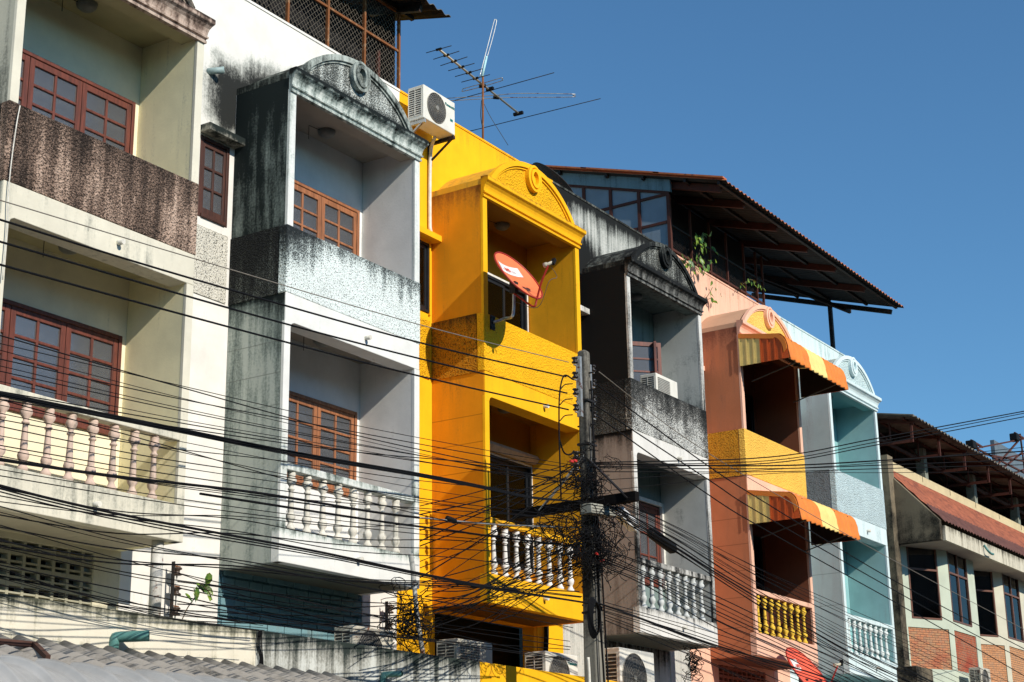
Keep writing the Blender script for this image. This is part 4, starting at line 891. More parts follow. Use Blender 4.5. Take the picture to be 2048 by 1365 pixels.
# ---------------------------------------------------------------- awnings
m_awo = plain('awning_orange', (.76, .22, .03), .5, var=.15, scale=4, bump=0); m_awd = plain('awning_deep_orange', (.62, .10, .015), .5, var=.2, scale=4, bump=0); m_awy = plain('awning_yellow', (.88, .66, .22), .5, var=.15, scale=4, bump=0); m_und = plain('awning_shade_lining', (.03, .02, .016), .9, bump=0)  # m_und puts the shade under the awning into the colour
def awning(label, z0):
    t = thing('awning', label, 'awning', (16, -D-.02, z0), 'striped metal awnings')
    prof = [(0, 0), (-.70, -.125)]+[(-.70-.20*sin(a), -.125-.30*(1-cos(a))) for a in [pi/2*k/7 for k in range(1, 8)]]+[(-.915, -.50), (-.93, -.585)]
    n = 104; xa, xb = -.02, BW+.04
    b = MB(); rows = len(prof)
    seam = []
    for side in (0, 1):
        for i in range(n+1):
            x = xa+(xb-xa)*i/n; w = .016 if (i % 8) in (0, 1) else (.007 if (i % 8) in (4, 5) else 0)
            for j, (y, z) in enumerate(prof):
                z = z-(.016 if (i % 8) in (3, 4, 5) and j == len(prof)-1 else 0)
                k = .0 if j == 0 else 1
                sc = (j % 2)*.0025
                b.v.append((x, y-(w+sc)*k*(1 if j > 1 else 0)+side*.006, z+(w*(1 if j < 6 else .3))*k-side*.006))
    N_ = (n+1)*rows
    for i in range(n):
        fx_ = (i+.5)/n; mi = 0 if fx_ < .36 else (1 if fx_ < .64 else 0)
        for j in range(rows-1):
            q = i*rows+j; b.face((q, q+1, q+rows+1, q+rows), mi, True); b.face((N_+q, N_+q+rows, N_+q+rows+1, N_+q+1), 2, True)
        q = i*rows+rows-1; b.face((q, q+rows, N_+q+rows, N_+q), mi)
    for j in range(rows-1):
        for i in (0, n): q = i*rows+j; b.face((q, q+1, N_+q+1, N_+q), 0)
    b.build('canopy', [m_awo, m_awy, m_und], t, fix=False)
    # slatted cheeks at both ends
    for xs, mir in ((-.024, 0), (BW+.044, 1)):
        c = MB(); ns = 7; ya, yb = 0, -.925
        def topz(y):
            for (p, q) in zip(prof, prof[1:]):
                if q[0] <= y <= p[0]: 
                    f = (p[0]-y)/(p[0]-q[0]) if p[0] != q[0] else 0; return p[1]+(q[1]-p[1])*f
            return prof[-1][1]
        for k in range(ns):
            y0, y1 = ya+(yb-ya)*k/ns, ya+(yb-ya)*(k+1)/ns; mi = 1 if k < 2.8 else 0
            sub = 5
            for s_ in range(sub):
                u0_, u1_ = y0+(y1-y0)*s_/sub, y0+(y1-y0)*(s_+1)/sub; rp = .012 if s_ == 0 else 0
                sg = -1 if mir == 0 else 1
                c.hexa([(xs+sg*(rp+e), y, z) for e in (0, .006) for (y, zt) in ((u0_, topz(u0_)-.002), (u1_, topz(u1_)-.002)) for z in (-.585, zt)], mi)
        sg2 = 1 if mir == 0 else -1
        for (p, q) in zip(prof[:-1], prof[1:]):
            if abs(p[0]-q[0]) > 1e-4: c.hexa([(xs+sg2*e, y, z) for e in (.004, .008) for (y, zt) in ((p[0], p[1]-.02), (q[0], q[1]-.02)) for z in (-.58, max(zt, -.57))], 2)  # dark inner lining added, shade inside the cheek painted on
        ch = c.build('end_panel', [m_awd, m_awy, m_und], t)
        e_ = MB(); sg = -1 if mir == 0 else 1
        A = [(xs+sg*.022, y, z+.006) for y, z in prof]; B = [(xs+sg*.022, y*.93, z-.075 if i < 2 else z*1.0-.05) for i, (y, z) in enumerate(prof)]
        for i in range(len(prof)-3):
            e_.hexa([A[i], B[i], (A[i][0]-sg*.02, *A[i][1:]), (B[i][0]-sg*.02, *B[i][1:]), A[i+1], B[i+1], (A[i+1][0]-sg*.02, *A[i+1][1:]), (B[i+1][0]-sg*.02, *B[i+1][1:])])
        e_.build('end_trim', m_awo, ch)
    for x in (.45, BW-.3):
        MB().bar((x, .02, -.75), (x+.1, -.86, -.50), .018).build('stay', m_greyc, t)
    MB().bar((.02, -.88, -.55), (BW, -.88, -.55), .025).build('front_bar', m_greyc, t)
    for x in (.3, 1.0, 1.7, 2.3): MB().bar((x, 0, -.03), (x, -.85, -.2), .02).build('rib', m_greyc, t)
    return t
awning('orange and yellow striped metal awning over the top balcony of the pink house', 10.79)
awning('orange and yellow striped metal awning over the lower balcony of the pink house', 8.00)
# ---------------------------------------------------------------- utility pole
m_conc = grime('pole_concrete', (.27, .26, .22), dirt=(.014, .014, .013), mid=(.10, .09, .075), amt=((.6, .1), (4.5, .2), (5.1, .55), (8.2, .5)))
px, py = 7.62, -2.6
pole = thing('utility_pole', 'tall square concrete utility pole wrapped in tangled cables', 'utility pole', (px+.06, py, G))
b = MB(); zb = -.1; zt = 8.13-G
def sq(w, z, dx): return [(dx+a*w/2, c*w*.42, z) for a, c in ((-1, -1), (1, -1), (1, 1), (-1, 1))]
A = b.add(sq(.30, zb, .05)); B = b.add(sq(.135, zt, -.05)); C_ = b.add(sq(.09, zt+.03, -.05))
for X, Y_ in ((A, B), (B, C_)):
    for k in range(4): b.face((X+k, X+(k+1) % 4, Y_+(k+1) % 4, Y_+k))
b.face((C_, C_+1, C_+2, C_+3)); b.face((A+3, A+2, A+1, A))
bevel(b.build('shaft', m_conc, pole), .02, 2)
b = MB()
for k in range(14): b.lathe([(.011, -.13), (.011, .12)], (-.05+.001*k, 0, 4.4+k*.22), 6, axis='y')
b.build('step_holes', m_black, pole)
MB().bar((-.22, 1.0, 6.165-G-.27+.0), (-.0, -.0, 6.19-G-.0-.0), .01).build('stay_wire', m_dsteel, pole)
Zc = 6.19-G
MB().bar((-.12, 1.02, Zc), (-.12, -.72, Zc+.02), .10, .115).build('cross_arm', plain('tarred_timber', (.007, .006, .006), .95, spec=.1), pole)
MB().bar((-.09, .0, Zc+.62), (-.17, .62, Zc), .05, .015).build('brace', m_steel, pole)
MB().bar((-.09, .0, Zc+.62), (-.17, -.62, Zc), .05, .015).build('brace', m_dsteel, pole)
m_ins = plain('brown_insulator', (.02, .016, .015), .3, bump=0)
rk = MB(); rk.box(-.20, -.15, -.03, .03, 7.28-G, 8.05-G); rk.build('insulator_rack', m_steel, pole)
rk = MB(); rk.box(.05, .09, -.03, .03, 7.28-G, 8.0-G); rk.build('insulator_rack', m_steel, pole)
SP = [(.02, -.05), (.05, -.045), (.055, -.03), (.03, -.012), (.03, .012), (.055, .03), (.05, .045), (.02, .05)]
for zz in (7.98, 7.79, 7.58, 7.38):
    for xx in (-.27, .17):
        b = MB(); b.lathe([(r*.75, z_*.8) for r, z_ in SP], (xx, 0, zz-G), 14); i_ = b.build('insulator', m_ins, pole)
        MB().box(xx-.02 if xx < 0 else .12, -.24 if xx < 0 else xx+.02, -.012, .012, zz-G-.065, zz-G-.053).build('strap', m_steel, i_)
for zz in (6.77, 6.62): 
    b = MB(); b.lathe(SP, (-.30, 0, zz-G), 14); b.build('insulator', m_ins, pole)
for k in range(7):   # cables and conduits strapped to the shaft
    a = random.uniform(-.10, .10); z0 = random.uniform(.3, 3.2); z1 = random.uniform(4.6, 7.2); yy = -.075-random.uniform(0, .03)
    MB().tube(cr([(a+.02, yy-.04, z0), (a, yy, (z0+z1)/2-.3), (a*.6-.03, yy, (z0+z1)/2+.5), (a*.4-.04, yy+.02, z1)], 4), random.choice((.006, .009, .012)), 6).build('strapped_cable', random.choice((m_cable, m_cable, m_greyc)), pole)
for zz in (4.3, 5.2, 5.9, 6.35, 6.9): MB().box(-.13, .07, -.085, .085, zz-.012, zz+.012).build('steel_band', m_dsteel, pole)
# lamps on the pole
lf = thing('street_light', 'white fluorescent street light hanging beside the pole cables', 'street light', tuple(P(1252, 1038, -2.75)))
d_ = (P(1268, 1056, -2.75)-P(1236, 1024, -2.75)); hd = d_*.5
b = MB(); b.bar(-hd, hd, .10, .14); bevel(b.build('housing', plain('white_lamp_housing', (.78, .80, .82), .35), lf), .012)
MB().tube([-hd*.92+Vector((0, -.07, -.02)), hd*.92+Vector((0, -.07, -.02))], .018, 10).build('tube', plain('lamp_tube', (.85, .85, .85), .3), lf)
MB().tube(cr([hd, hd+Vector((.06, 0, -.05)), hd+Vector((.12, 0, -.01)), hd+Vector((.2, 0, .02))]), .012, 6).build('arm', m_steel, lf)
lf2 = thing('street_light', 'flat grey lamp housing fixed to the pole just right of the shaft', 'street light', tuple(P(1196, 1021, -2.8)))
d_ = (P(1220, 1025, -2.8)-P(1172, 1018, -2.8))*.5
b = MB(); b.bar(-d_, d_, .16, .12); bevel(b.build('housing', plain('grey_lamp_housing', (.36, .36, .31), .6), lf2), .01)
b = MB()
for k in range(3): b.bar(-d_*.97+Vector((0, -.085, -.035+.035*k)), d_*.97+Vector((0, -.085, -.035+.035*k)), .006, .004)
b.build('louvre', m_acg, lf2)
# splice closures
def closure(label, a, c, y, r):
    A, B = P(*a, y), P(*c, y); o0 = (A+B)/2; L = B-A
    b = MB(); b.tube([A-o0, A-o0+L*.06, A-o0+L*.12, B-o0-L*.12, B-o0-L*.06, B-o0], [r*.4, r*.75, r, r, r*.75, r*.4], 10); o = b.build('splice_closure', m_black, None, tuple(o0)); tag(o, label, 'cable closure'); return o
closure('black splice closure hanging on the cable bundle before the grey balcony', (1298, 1062), (1350, 1102), -2.7, .075)
closure('dark splice closure on the end of the cross arm', (1216, 1001), (1262, 996), -2.9, .07)
closure('small black closure on the cables left of the pole', (892, 1036), (912, 1044), -2.6, .03)
# coil
pc = P(1189, 1236, -2.95)
b = MB()
for k in range(6):
    r = .115+.007*k; b.tube([(r*.8*cos(a)+.004*sin(3*a+k), .01*k-.03, r*1.55*sin(a)) for a in [2*pi*j/40 for j in range(40)]], .008, 6, closed=True)
o = b.build('cable_coil', m_cable, None, tuple(pc)); tag(o, 'spare cable coil hanging in an oval loop on the pole', 'cable coil')
# spool rack on white wall at lower left
def spoolrack(label, u, v, y, n, gap):
    p = P(u, v, y); t = thing('insulator_rack', label, 'insulator rack', tuple(p), 'wall insulator racks')
    MB().box(-.035, -.02, -.02, .02, -gap*(n-1)-.1, .1).build('back_bar', m_dsteel, t); MB().tube([(.03, 0, .08), (.03, 0, -gap*(n-1)-.08)], .008, 8).build('rod', m_steel, t)
    for k in range(n):
        b = MB(); b.lathe([(r, z*.9) for r, z in SP], (.03, 0, -k*gap), 14); b.build('insulator', plain('brown_spool', (.06, .04, .03), .35, bump=0), t)
        MB().box(-.02, .07, -.012, .012, -k*gap+.05, -k*gap+.06).build('strap', m_rust, t)
spoolrack('rusty rack of three spool insulators on the white wall', 350, 1143, -.12, 3, .21)
spoolrack('rack of insulators on the white wall beside the yellow corner', 776, 1220, -.12, 2, .2)
# ---------------------------------------------------------------- far right building
m_rbw = grime('cream_mint_render', (.60, .58, .46), dirt=(.05, .055, .045), mid=(.38, .42, .34), amt=((3.6, .2), (6.4, .15), (8.1, .1)))
m_rbm = grime('mint_render', (.52, .58, .47), dirt=(.05, .06, .05), mid=(.36, .44, .37), amt=((3.6, .2), (6.4, .15), (8.1, .1)))
m_gable = grime('brown_grey_gable', (.22, .18, .12), dirt=(.006, .006, .005), mid=(.10, .085, .06), amt=((8.1, .50), (8.7, .44), (9.2, .25), (10, .2)), streak=.2)
m_strip = grime('sandy_concrete_band', (.60, .50, .30), dirt=(.08, .07, .05), mid=(.42, .36, .24), amt=((9.7, .2), (9.95, .1), (10.1, .4)), streak=.6)
m_fas = grime('streaked_fascia', (.62, .58, .46), dirt=(.03, .028, .02), mid=(.3, .27, .2), amt=((8.1, .25), (8.3, .3), (8.45, .55)), streak=.75)
m_tile = plain('terracotta_roof_tile', (.36, .11, .055), .8, var=.45, scale=6, rust=.35, rustc=(.2, .06, .035)); m_tiled = plain('dark_eave_tile', (.13, .05, .035), .7, var=.4, scale=6)  # m_tiled is darker, on the eave rows and underside
m_bfr = plain('brown_window_frame', (.16, .07, .045), .5); m_blk = glass('bluish_black_glass', (.50, .60, .70), .10, .04)
m_sof = grime('pale_soffit', (.42, .36, .31), dirt=(.1, .09, .07), mid=(.3, .26, .22), amt=((8, .1), (9, .1)))
RB = thing('brick_building', 'building with angled window bays, brick panels and red tiled skirt roof beside the blue house', 'building', (23.6, 0, G))
def rb(b, name, m, **k): 
    for i, v in enumerate(b.v): b.v[i] = (v[0]-23.6, v[1], v[2]-G)
    return b.build(name, m, RB, **k)
XE = 46.0
rb(MB().box(23.25, 23.56, -.75, 6, G, 10.0), 'party_wall', m_gable)
b = MB(); b.prism([(-.50, 8.13), (-.50, 9.815), (-1.66, 8.55), (-1.66, 8.13)], 23.50, 23.62, 'x'); bevel(rb(b, 'gable_wall', m_gable), .01)
rb(MB().box(23.56, XE, -.51, -.35, 9.80, 10.05), 'concrete_band', m_strip)
rb(MB().box(23.60, XE, -.34, -.25, 7.9, 9.9), 'upper_wall', m_rbw)
b = MB()
for k in range(9): b.box(24.2+k*1.85, 24.22+k*1.85, -.514, -.509, 9.92, 10.05)
rb(b, 'crack_joint', m_dark)
rb(MB().box(23.62, XE, -1.66, -.34, 8.135, 8.20), 'soffit', m_sof)
rb(MB().box(23.62, XE, -1.72, -1.662, 8.13, 8.44), 'fascia_beam', m_fas)
b = MB(); b.prism([(-1.67, 8.43), (-1.67, 8.50), (-1.95, 8.27), (-1.93, 8.24)], 23.64, XE, 'x'); 
# skirt roof, ribbed tiles
xs0, xs1 = 23.62, 44.0; b = MB(); pitch = .20; n = int((xs1-xs0)/pitch*6); rows = 10
prof = [(-.52-1.22*j/rows, 9.81-1.30*j/rows) for j in range(rows+1)]
for side in (0, 1):
    for i in range(n+1):
        x = xs0+(xs1-xs0)*i/n; w = .034*abs(sin(pi*(x-xs0)/pitch))
        for j, (y, z) in enumerate(prof): b.v.append((x, y, z+w-side*.01+(.022 if j % 2 else 0)))
    for i in range(n):
        for j in range(rows): q = side*(n+1)*(rows+1)+i*(rows+1)+j; b.face((q, q+1, q+rows+2, q+rows+1), 1 if (side or j >= rows-3) else 0, False)
rb(b, 'tiled_roof', [m_tile, m_tiled])
rb(MB().bar((xs0, -.53, 9.80), (xs1, -.53, 9.80), .05, .05), 'ridge_flashing', m_tile)
def seg(b, p, q, z0, z1, th=.12):
    p, q = Vector((*p, 0)), Vector((*q, 0)); d = (q-p).normalized(); nn = Vector((-d.y, d.x, 0))*th
    b.hexa([(r.x, r.y, z) for r in (p, p+nn, q, q+nn) for z in (z0, z1)] if False else [(p.x, p.y, z0), (p.x, p.y, z1), (p.x+nn.x, p.y+nn.y, z0), (p.x+nn.x, p.y+nn.y, z1), (q.x, q.y, z0), (q.x, q.y, z1), (q.x+nn.x, q.y+nn.y, z0), (q.x+nn.x, q.y+nn.y, z1)])
def lerp(p, q, t): return (p[0]+(q[0]-p[0])*t, p[1]+(q[1]-p[1])*t)
m_bk = [brick('old_red_brick', (.52, .20, .09), (.40, .24, .12), (.10, .05, .035), .5), brick('stained_red_brick', (.42, .09, .03), (.36, .13, .06), (.12, .06, .04), .8), brick('orange_brick', (.58, .27, .12), (.50, .22, .09), (.20, .11, .07), 0), brick('orange_brick_b', (.62, .30, .13), (.55, .25, .10), (.14, .08, .05), 0)]
for k in range(4):
    o = 3.80*k; A = (23.60+o, -.62); B = (24.92+o, -1.262); C_ = (26.75+o, -1.25); E_ = (27.42+o, -.62)
    wm = m_rbm if k == 0 else m_rbw
    segs = ((A, B, .22, .80, 0), (B, C_, .03, .72, 1), (C_, E_, .2, .8, 2))
    for p, q, t0, t1, w_ in segs:
        b = MB(); a_, c_ = lerp(p, q, t0), lerp(p, q, t1)
        if w_ == 2:
            seg(b, p, q, 3.6, 8.134); rb(b, 'bay_wall', m_rbw); continue
        pa, pc = lerp(p, q, (.13, .04)[w_]), lerp(p, q, (.92, .84)[w_])
        seg(b, p, a_, 6.46, 8.134); seg(b, c_, q, 6.46, 8.134); seg(b, a_, c_, 6.46, 6.64); seg(b, p, pa, 3.6, 6.46); seg(b, pc, q, 3.6, 6.46); seg(b, pa, pc, 3.6, 5.62)
        rb(b, 'bay_wall', wm)
        d = Vector((c_[0]-a_[0], c_[1]-a_[1], 0)); L = d.length; ang = math.atan2(d.y, d.x)
        # brick panel with its own frame of reference
        LP = (Vector(pc)-Vector(pa)).length; MB().box(0, LP, .02, .1, 0, .84).build('brick_panel', m_bk[min(3, k*2+w_)], RB, (pa[0]-23.6, pa[1], 5.62-G), (0, 0, ang))
        f = MB(); t_ = .035
        for u_ in ((0, t_, 0, 1.49), (L-t_, L, 0, 1.49), (t_, L-t_, 0, t_), (t_, L-t_, 1.02, 1.06)): f.box(u_[0], u_[1], -.012, .06, u_[2], u_[3])
        if w_ == 1: f.box(L*.5-.025, L*.5+.025, -.008, .055, t_, 1.02); f.box(L*.5-.02, L*.5+.02, -.008, .055, 1.06, 1.49)
        fo = f.build('window', m_bfr, RB, (a_[0]-23.6, a_[1], 6.642-G), (0, 0, ang))
        MB().box(t_, L-t_, .02, .026, t_, 1.02).build('pane', m_blk, fo); MB().box(t_, L-t_, .02, .026, 1.06, 1.49).build('pane', m_blk, fo)
        cu = MB(); nn_ = 30; v = cu.add([(t_+(L-2*t_)*i/nn_, .1+.012*sin(i*1.7), z) for i in range(nn_+1) for z in (t_, 1.48)])
        for i in range(nn_): cu.face((v+2*i, v+2*i+2, v+2*i+3, v+2*i+1), 0, True)
        cu.build('curtain', bpy.data.materials['grey_curtain'], fo)
# dark open loft: columns, truss roof
for k in range(5): rb(MB().box(27.0-.10+k*3.55, 27.0+.10+k*3.55, -.30, -.1, 9.9, 10.9), 'column', m_gable if k == 9 else plain('loft_column', (.22, .24, .2), .9))
rb(MB().box(23.7, XE, 2.6, 2.7, 9.6, 11.6), 'dark_backing_wall', m_dark)  # black wall added to paint the darkness of the open loft
rb(MB().box(23.65, XE, -.3, 2.6, 9.85, 9.9), 'loft_floor', plain('loft_floor', (.03, .03, .03), .9))
def zq(y): return 10.90+.19*(y+1.2)
m_oldsheet = plain('weathered_sheet_edge', (.16, .14, .11), .9, var=.4, scale=4)
b = corr(23.95, XE, .21, .026, (-1.2, 10.90), (3.0, zq(3.0)), rows=4); rb(b, 'corrugated_roof', [m_oldsheet, m_sheet_grey])
MBv = rb(MB().bar((23.98, -1.15, zq(-1.15)+.03), (23.98, 3.0, zq(3)+.03), .10, .03), 'verge_flashing', m_oldsheet)
for k in range(9):
    x = 24.25+k*1.735
    t_ = MB(); t_.bar((x, -1.05, zq(-1.05)-.08), (x, 2.6, zq(2.6)-.08), .05, .07); t_.bar((x, -.97, 10.46), (x, 2.6, 10.50), .05, .06); t_.bar((x, -.98, 10.43), (x, -.98, zq(-.98)-.1), .05, .05)
    y = -.5
    while y < 2.4: t_.bar((x, y, 10.48), (x, y, zq(y)-.1), .03, .03); t_.bar((x, y, 10.48), (x, y+.5, zq(y+.5)-.1), .03, .03); y += .55
    rb(t_, 'roof_truss', m_redsteel)
for y in (-.9, -.2, .6): rb(MB().bar((24, y, zq(y)-.04), (XE, y, zq(y)-.04), .045, .05), 'purlin', m_redsteel)
rb(MB().bar((24, -.2, 10.62), (XE, -.2, 10.62), .05, .08), 'long_beam', m_redsteel)
# hooks and gutter elbow
p = P(1740+1080/4.549, 1065+170/4.549, -1.80)
pipe('grey-blue elbow pipe hung on the fascia of the far right building', [p+Vector((-.1, .06, .12)), p+Vector((-.08, -.02, -.02)), p+Vector((.12, -.02, -.05)), p+Vector((.24, -.02, -.04))], .025, m_teal)
# small concrete block roof in front at the corner
b = MB(); pA = P(1852, 1338, -1.6)
b.box(0, .9, 0, .4, -.9, 0); bevel(b.build('ledge_block', m_gable, RB, (pA.x-.7-23.6, -1.66, pA.z-G)), .01)
# ---------------------------------------------------------------- billboard behind, far right
bbd = thing('billboard', 'rusty steel billboard truss with floodlights behind the corrugated roof at far right', 'billboard', (44, 4.0, G))
def PB(u, v, y=4.0): return P(u, v, y)-Vector((44, 4.0, G))
for a, c in (((1936, 900), (2060, 876)), ((1944, 893), (2052, 948)), ((1990, 935), (2042, 876)), ((2040, 868), (2052, 960)), ((1952, 888), (1960, 915)), ((2045, 905), (1990, 950)), ((1975, 925), (2060, 905)), ((2000, 958), (2060, 935)), ((1945, 905), (2060, 925))):
    MB().bar(PB(*a), PB(*c), .055, .055).build('truss_bar', m_redsteel, bbd)
for base, tip in (((1965, 895), (1942, 881)), ((2052, 880), (2029, 866))):
    ar = MB().bar(PB(*base), PB(*tip), .06, .06).build('lamp_arm', m_redsteel, bbd)
    q = PB(tip[0], tip[1]+9); l_ = MB(); l_.box(q.x-.16, q.x+.16, q.y-.14, q.y+.14, q.z-.15, q.z+.13); bevel(l_.build('floodlight', m_black, ar), .03)
q = PB(2010, 915, 5.0)
b = MB(); b.box(q.x-1.2, q.x+8, 1.0, 1.15, q.z-3, q.z+.45); b.build('panel', grime('sheet_metal_panel', (.11, .15, .19), amt=((10, .2), (18, .25)), streak=.6, dirt=(.02, .03, .04)), bbd)
for x in (1.0, 3.5): MB().box(x-.1, x+.1, 1.2, 1.35, 0, q.z-2).build('leg', m_redsteel, bbd)
# ---------------------------------------------------------------- street canopies at lower left
m_fib = grime('fibre_cement_sheet', (.34, .32, .29), dirt=(.05, .05, .04), mid=(.22, .205, .185), amt=((3, .3), (4.1, .3)), streak=.2)
t = thing('lean_to_roof', 'grey corrugated fibre cement lean-to roof under the cream canopy wall', 'roof', (1.0, -1.3, 4.0))
b = MB(); b = corr(-4.2, 3.4, .255, .034, (-.02, -.03), (-2.6, -.92), rows=8, th=.012, per=10)
for i, v in enumerate(b.v): j = (i % 9); b.v[i] = (v[0], v[1], v[2]+(.012*(8-j) if j else .09)*.5)
b.build('corrugated_sheet', [m_fib, m_sheet_grey], t)
MB().bar((-4.2, -.1, -.12), (3.4, -.1, -.12), .06, .10).build('ledger', plain('brown_ledger', (.10, .07, .03), .8), t)
o_ = Vector((1.0, -1.3, 4.0))
MB().bar(P(-20, 1282, -1.75)-o_, P(68, 1290, -1.75)-o_, .035, .05).build('angle_iron', plain('brown_iron', (.08, .035, .025), .7), t)
MB().bar(P(68, 1288, -1.76)-o_, P(96, 1316, -2.1)-o_, .04, .04).build('angle_iron', bpy.data.materials['brown_iron'], t)
m_pl = plain('translucent_plastic', (.36, .365, .36), .35, var=.18, scale=3, bump=0)
t = thing('plastic_canopy', 'pale translucent ribbed plastic canopy in the lower left corner', 'canopy', (-1.0, -3.0, 3.45))
b = MB(); n = 240; rows = 12
for side in (0, 1):
    for i in range(n+1):
        x = -1.6+4.4*i/n; ph = ((x+9)/.33) % 1; w = .060*sin(pi*ph/.16) if ph < .16 else (.030 if .22 < ph < .29 else .006*sin(ph*40))
        for j in range(rows+1):
            a = (pi/2)*j/rows; b.v.append((x, -.75*sin(a)*1.0+.02*w-.0, .04+.50*cos(a)-.42+w-side*.006-.05*(j/rows)))
    for i in range(n):
        for j in range(rows): q = side*(n+1)*(rows+1)+i*(rows+1)+j; b.face((q, q+1, q+rows+2, q+rows+1), 0, True)
b.build('ribbed_sheet', m_pl, t)
for x in (-1.5, 0, 1.5, 2.7): MB().tube([(x, -.75*sin(a), .0+.50*cos(a)-.45) for a in [pi/2*j/8 for j in range(9)]], .02, 6).build('hoop', m_steel, t)
# ---------------------------------------------------------------- plants
m_leaf, tl, bl_ = nmat('leaf'); 
oi = tl.nodes.new('ShaderNodeNewGeometry'); nl = noise(tl, oi.outputs['Position'], 9, 2)
tl.links.new(mixc(tl, mrange(tl, nl, .35, .65), (.03, .10, .012), (.22, .32, .03)), bl_.inputs['Base Color']); bl_.inputs['Roughness'].default_value = .45
bl_.inputs['Transmission Weight'].default_value = 0
m_stem = plain('stem', (.12, .09, .05), .8)
def sprig(label, y, stems, leaves, size=.07):
    base = P(*stems[0][0], y); t = thing('wall_plant', label, 'plant', tuple(base)); random.seed(int(base.x*100))
    s_ = MB()
    for st in stems: s_.tube(cr([P(u, v, y+random.uniform(-.05, .03))-base for u, v in st]), .006, 5)
    s_.build('stem', m_stem, t)
    L = MB()
    for (u, v) in leaves:
        c = P(u, v, y+random.uniform(-.12, .06))-base; s = size*random.uniform(.75, 1.25)
        d = Vector((random.uniform(-.6, .6), random.uniform(-.7, .2), random.uniform(-1, -.3))).normalized(); w = d.cross(Vector((random.uniform(-.4, .4), 1, random.uniform(-.3, .5)))).normalized(); nn = d.cross(w)
        pts = [c-d*s, c-d*s*.7+w*s*.45+nn*s*.1, c+w*s*.62+nn*s*.16, c+d*s*.6+w*s*.35+nn*s*.08, c+d*s*1.25-nn*s*.1, c+d*s*.6-w*s*.35+nn*s*.08, c-w*s*.62+nn*s*.16, c-d*s*.7-w*s*.45+nn*s*.1, c+nn*s*-.02, c+d*s*.5]
        q = L.add(pts)
        for f in ((0, 1, 8), (1, 2, 8), (2, 3, 9, 8), (3, 4, 9), (4, 5, 9), (5, 6, 8, 9), (6, 7, 8), (7, 0, 8)): L.face([q+i for i in f], 0, True)
    L.build('foliage', m_leaf, t, fix=False)
rnd = random.Random(11)
lv = [(rnd.gauss(1404, 9), rnd.uniform(468, 515)) for _ in range(26)]+[(rnd.gauss(1392, 16), rnd.uniform(515, 548)) for _ in range(22)]+[(rnd.uniform(1362, 1382), rnd.uniform(512, 535)) for _ in range(7)]
sprig('bodhi fig seedling with glossy leaves rooted on the black pediment', -.15, [((1380, 560), (1392, 540), (1400, 500), (1412, 470)), ((1378, 562), (1375, 530), (1368, 520))], lv, .065)
sprig('small leafy sprig below the fig seedling against the pink wall', -.15, [((1408, 602), (1418, 588), (1425, 575)), ((1408, 602), (1424, 596))], [(rnd.gauss(1424, 7), rnd.gauss(586, 8)) for _ in range(9)], .06)
sprig('green vine creeping along the netting under the shelter roof', -.10, [((1484, 570), (1500, 560), (1516, 566), (1528, 580))], [(1482+i*2.4+rnd.uniform(-2, 2), 562+abs(i-8)*1.1+rnd.uniform(-3, 6)) for i in range(20)], .04)
sprig('young green fig seedling on the canopy wall by the insulator rack', -1.1, [((365, 1238), (376, 1215), (390, 1195), (402, 1168)), ((402, 1168), (418, 1185), (424, 1200))], [(rnd.gauss(x, 5), rnd.gauss(y_, 5)) for x, y_ in ((390, 1195), (386, 1205), (398, 1180), (408, 1165), (412, 1172), (418, 1188), (422, 1200), (383, 1199), (395, 1172), (404, 1180))], .058)
# potted twigs on the yellow parapet
# ---------------------------------------------------------------- overhead cables
def cable(label, pts, y=-2.6, r=.006, group='overhead cables', mat=None, sub=8):
    if not isinstance(y, (list, tuple)): y = [y]*len(pts)
    q = [P(u, v, yy) for (u, v), yy in zip(pts, y)]; o0 = q[0].copy()
    b = MB(); b.tube([p-o0 for p in cr(q, sub)], r, 5); o = b.build('overhead_cable', mat or m_cable, None, tuple(o0), fix=False)
    o['label'] = label; o['category'] = 'cable'; o['group'] = group; return o
m_lite = plain('pale_bare_wire', (.20, .18, .15), .6, bump=0)
for nm, pts, r, m in (
 ('thin pale topmost wire running left from the pole top', [(-40, 391), (0, 401), (389, 518), (836, 649), (1137, 725)], .0055, m_lite),
 ('second black power line left of the pole, just below the pale wire', [(-40, 428), (0, 440), (374, 555), (836, 685), (1132, 754)], .010, None),
 ('third black power line left of the pole', [(-40, 473), (0, 484), (512, 632), (836, 717), (1134, 787)], .010, None),
 ('fourth and lowest black power line left of the pole', [(-40, 518), (0, 530), (512, 669), (836, 752), (1137, 820)], .010, None),
 ('pale upper wire descending right from the pole top', [(1198, 744), (1360, 869), (1536, 979), (1785, 1120), (2048, 1259), (2100, 1287)], .0055, m_lite),
 ('upper black power line descending right from the pole', [(1177, 758), (1413, 930), (1536, 1009), (1785, 1160), (2048, 1298), (2100, 1325)], .009, None),
 ('middle black power line descending right from the pole', [(1181, 805), (1417, 960), (1536, 1036), (1883, 1234), (2048, 1320), (2100, 1346)], .009, None),
 ('lower black power line descending right from the pole', [(1190, 830), (1417, 990), (1536, 1063), (1833, 1229), (2048, 1352), (2100, 1384)], .009, None)):
    cable(nm, pts, r=r, mat=m)
# taps from the insulators down to the cable bundle
pts_ = [(1147, 760), (1128, 752), (1119, 790), (1118, 860), (1119, 900), (1122, 1000)]
cable('looping jumper cable left of the pole insulators', pts_, -2.7, .010)
for i, (v0) in enumerate((772, 802, 834)): cable('short tap cable between insulator and jumper', [(1145, v0-4), (1130, v0-2), (1120, v0+8)], -2.68, .007, 'tap cables')
cable('curved tap cable from the jumper to the lower insulators', [(1119, 880), (1128, 905), (1140, 910), (1148, 902)], -2.68, .010)
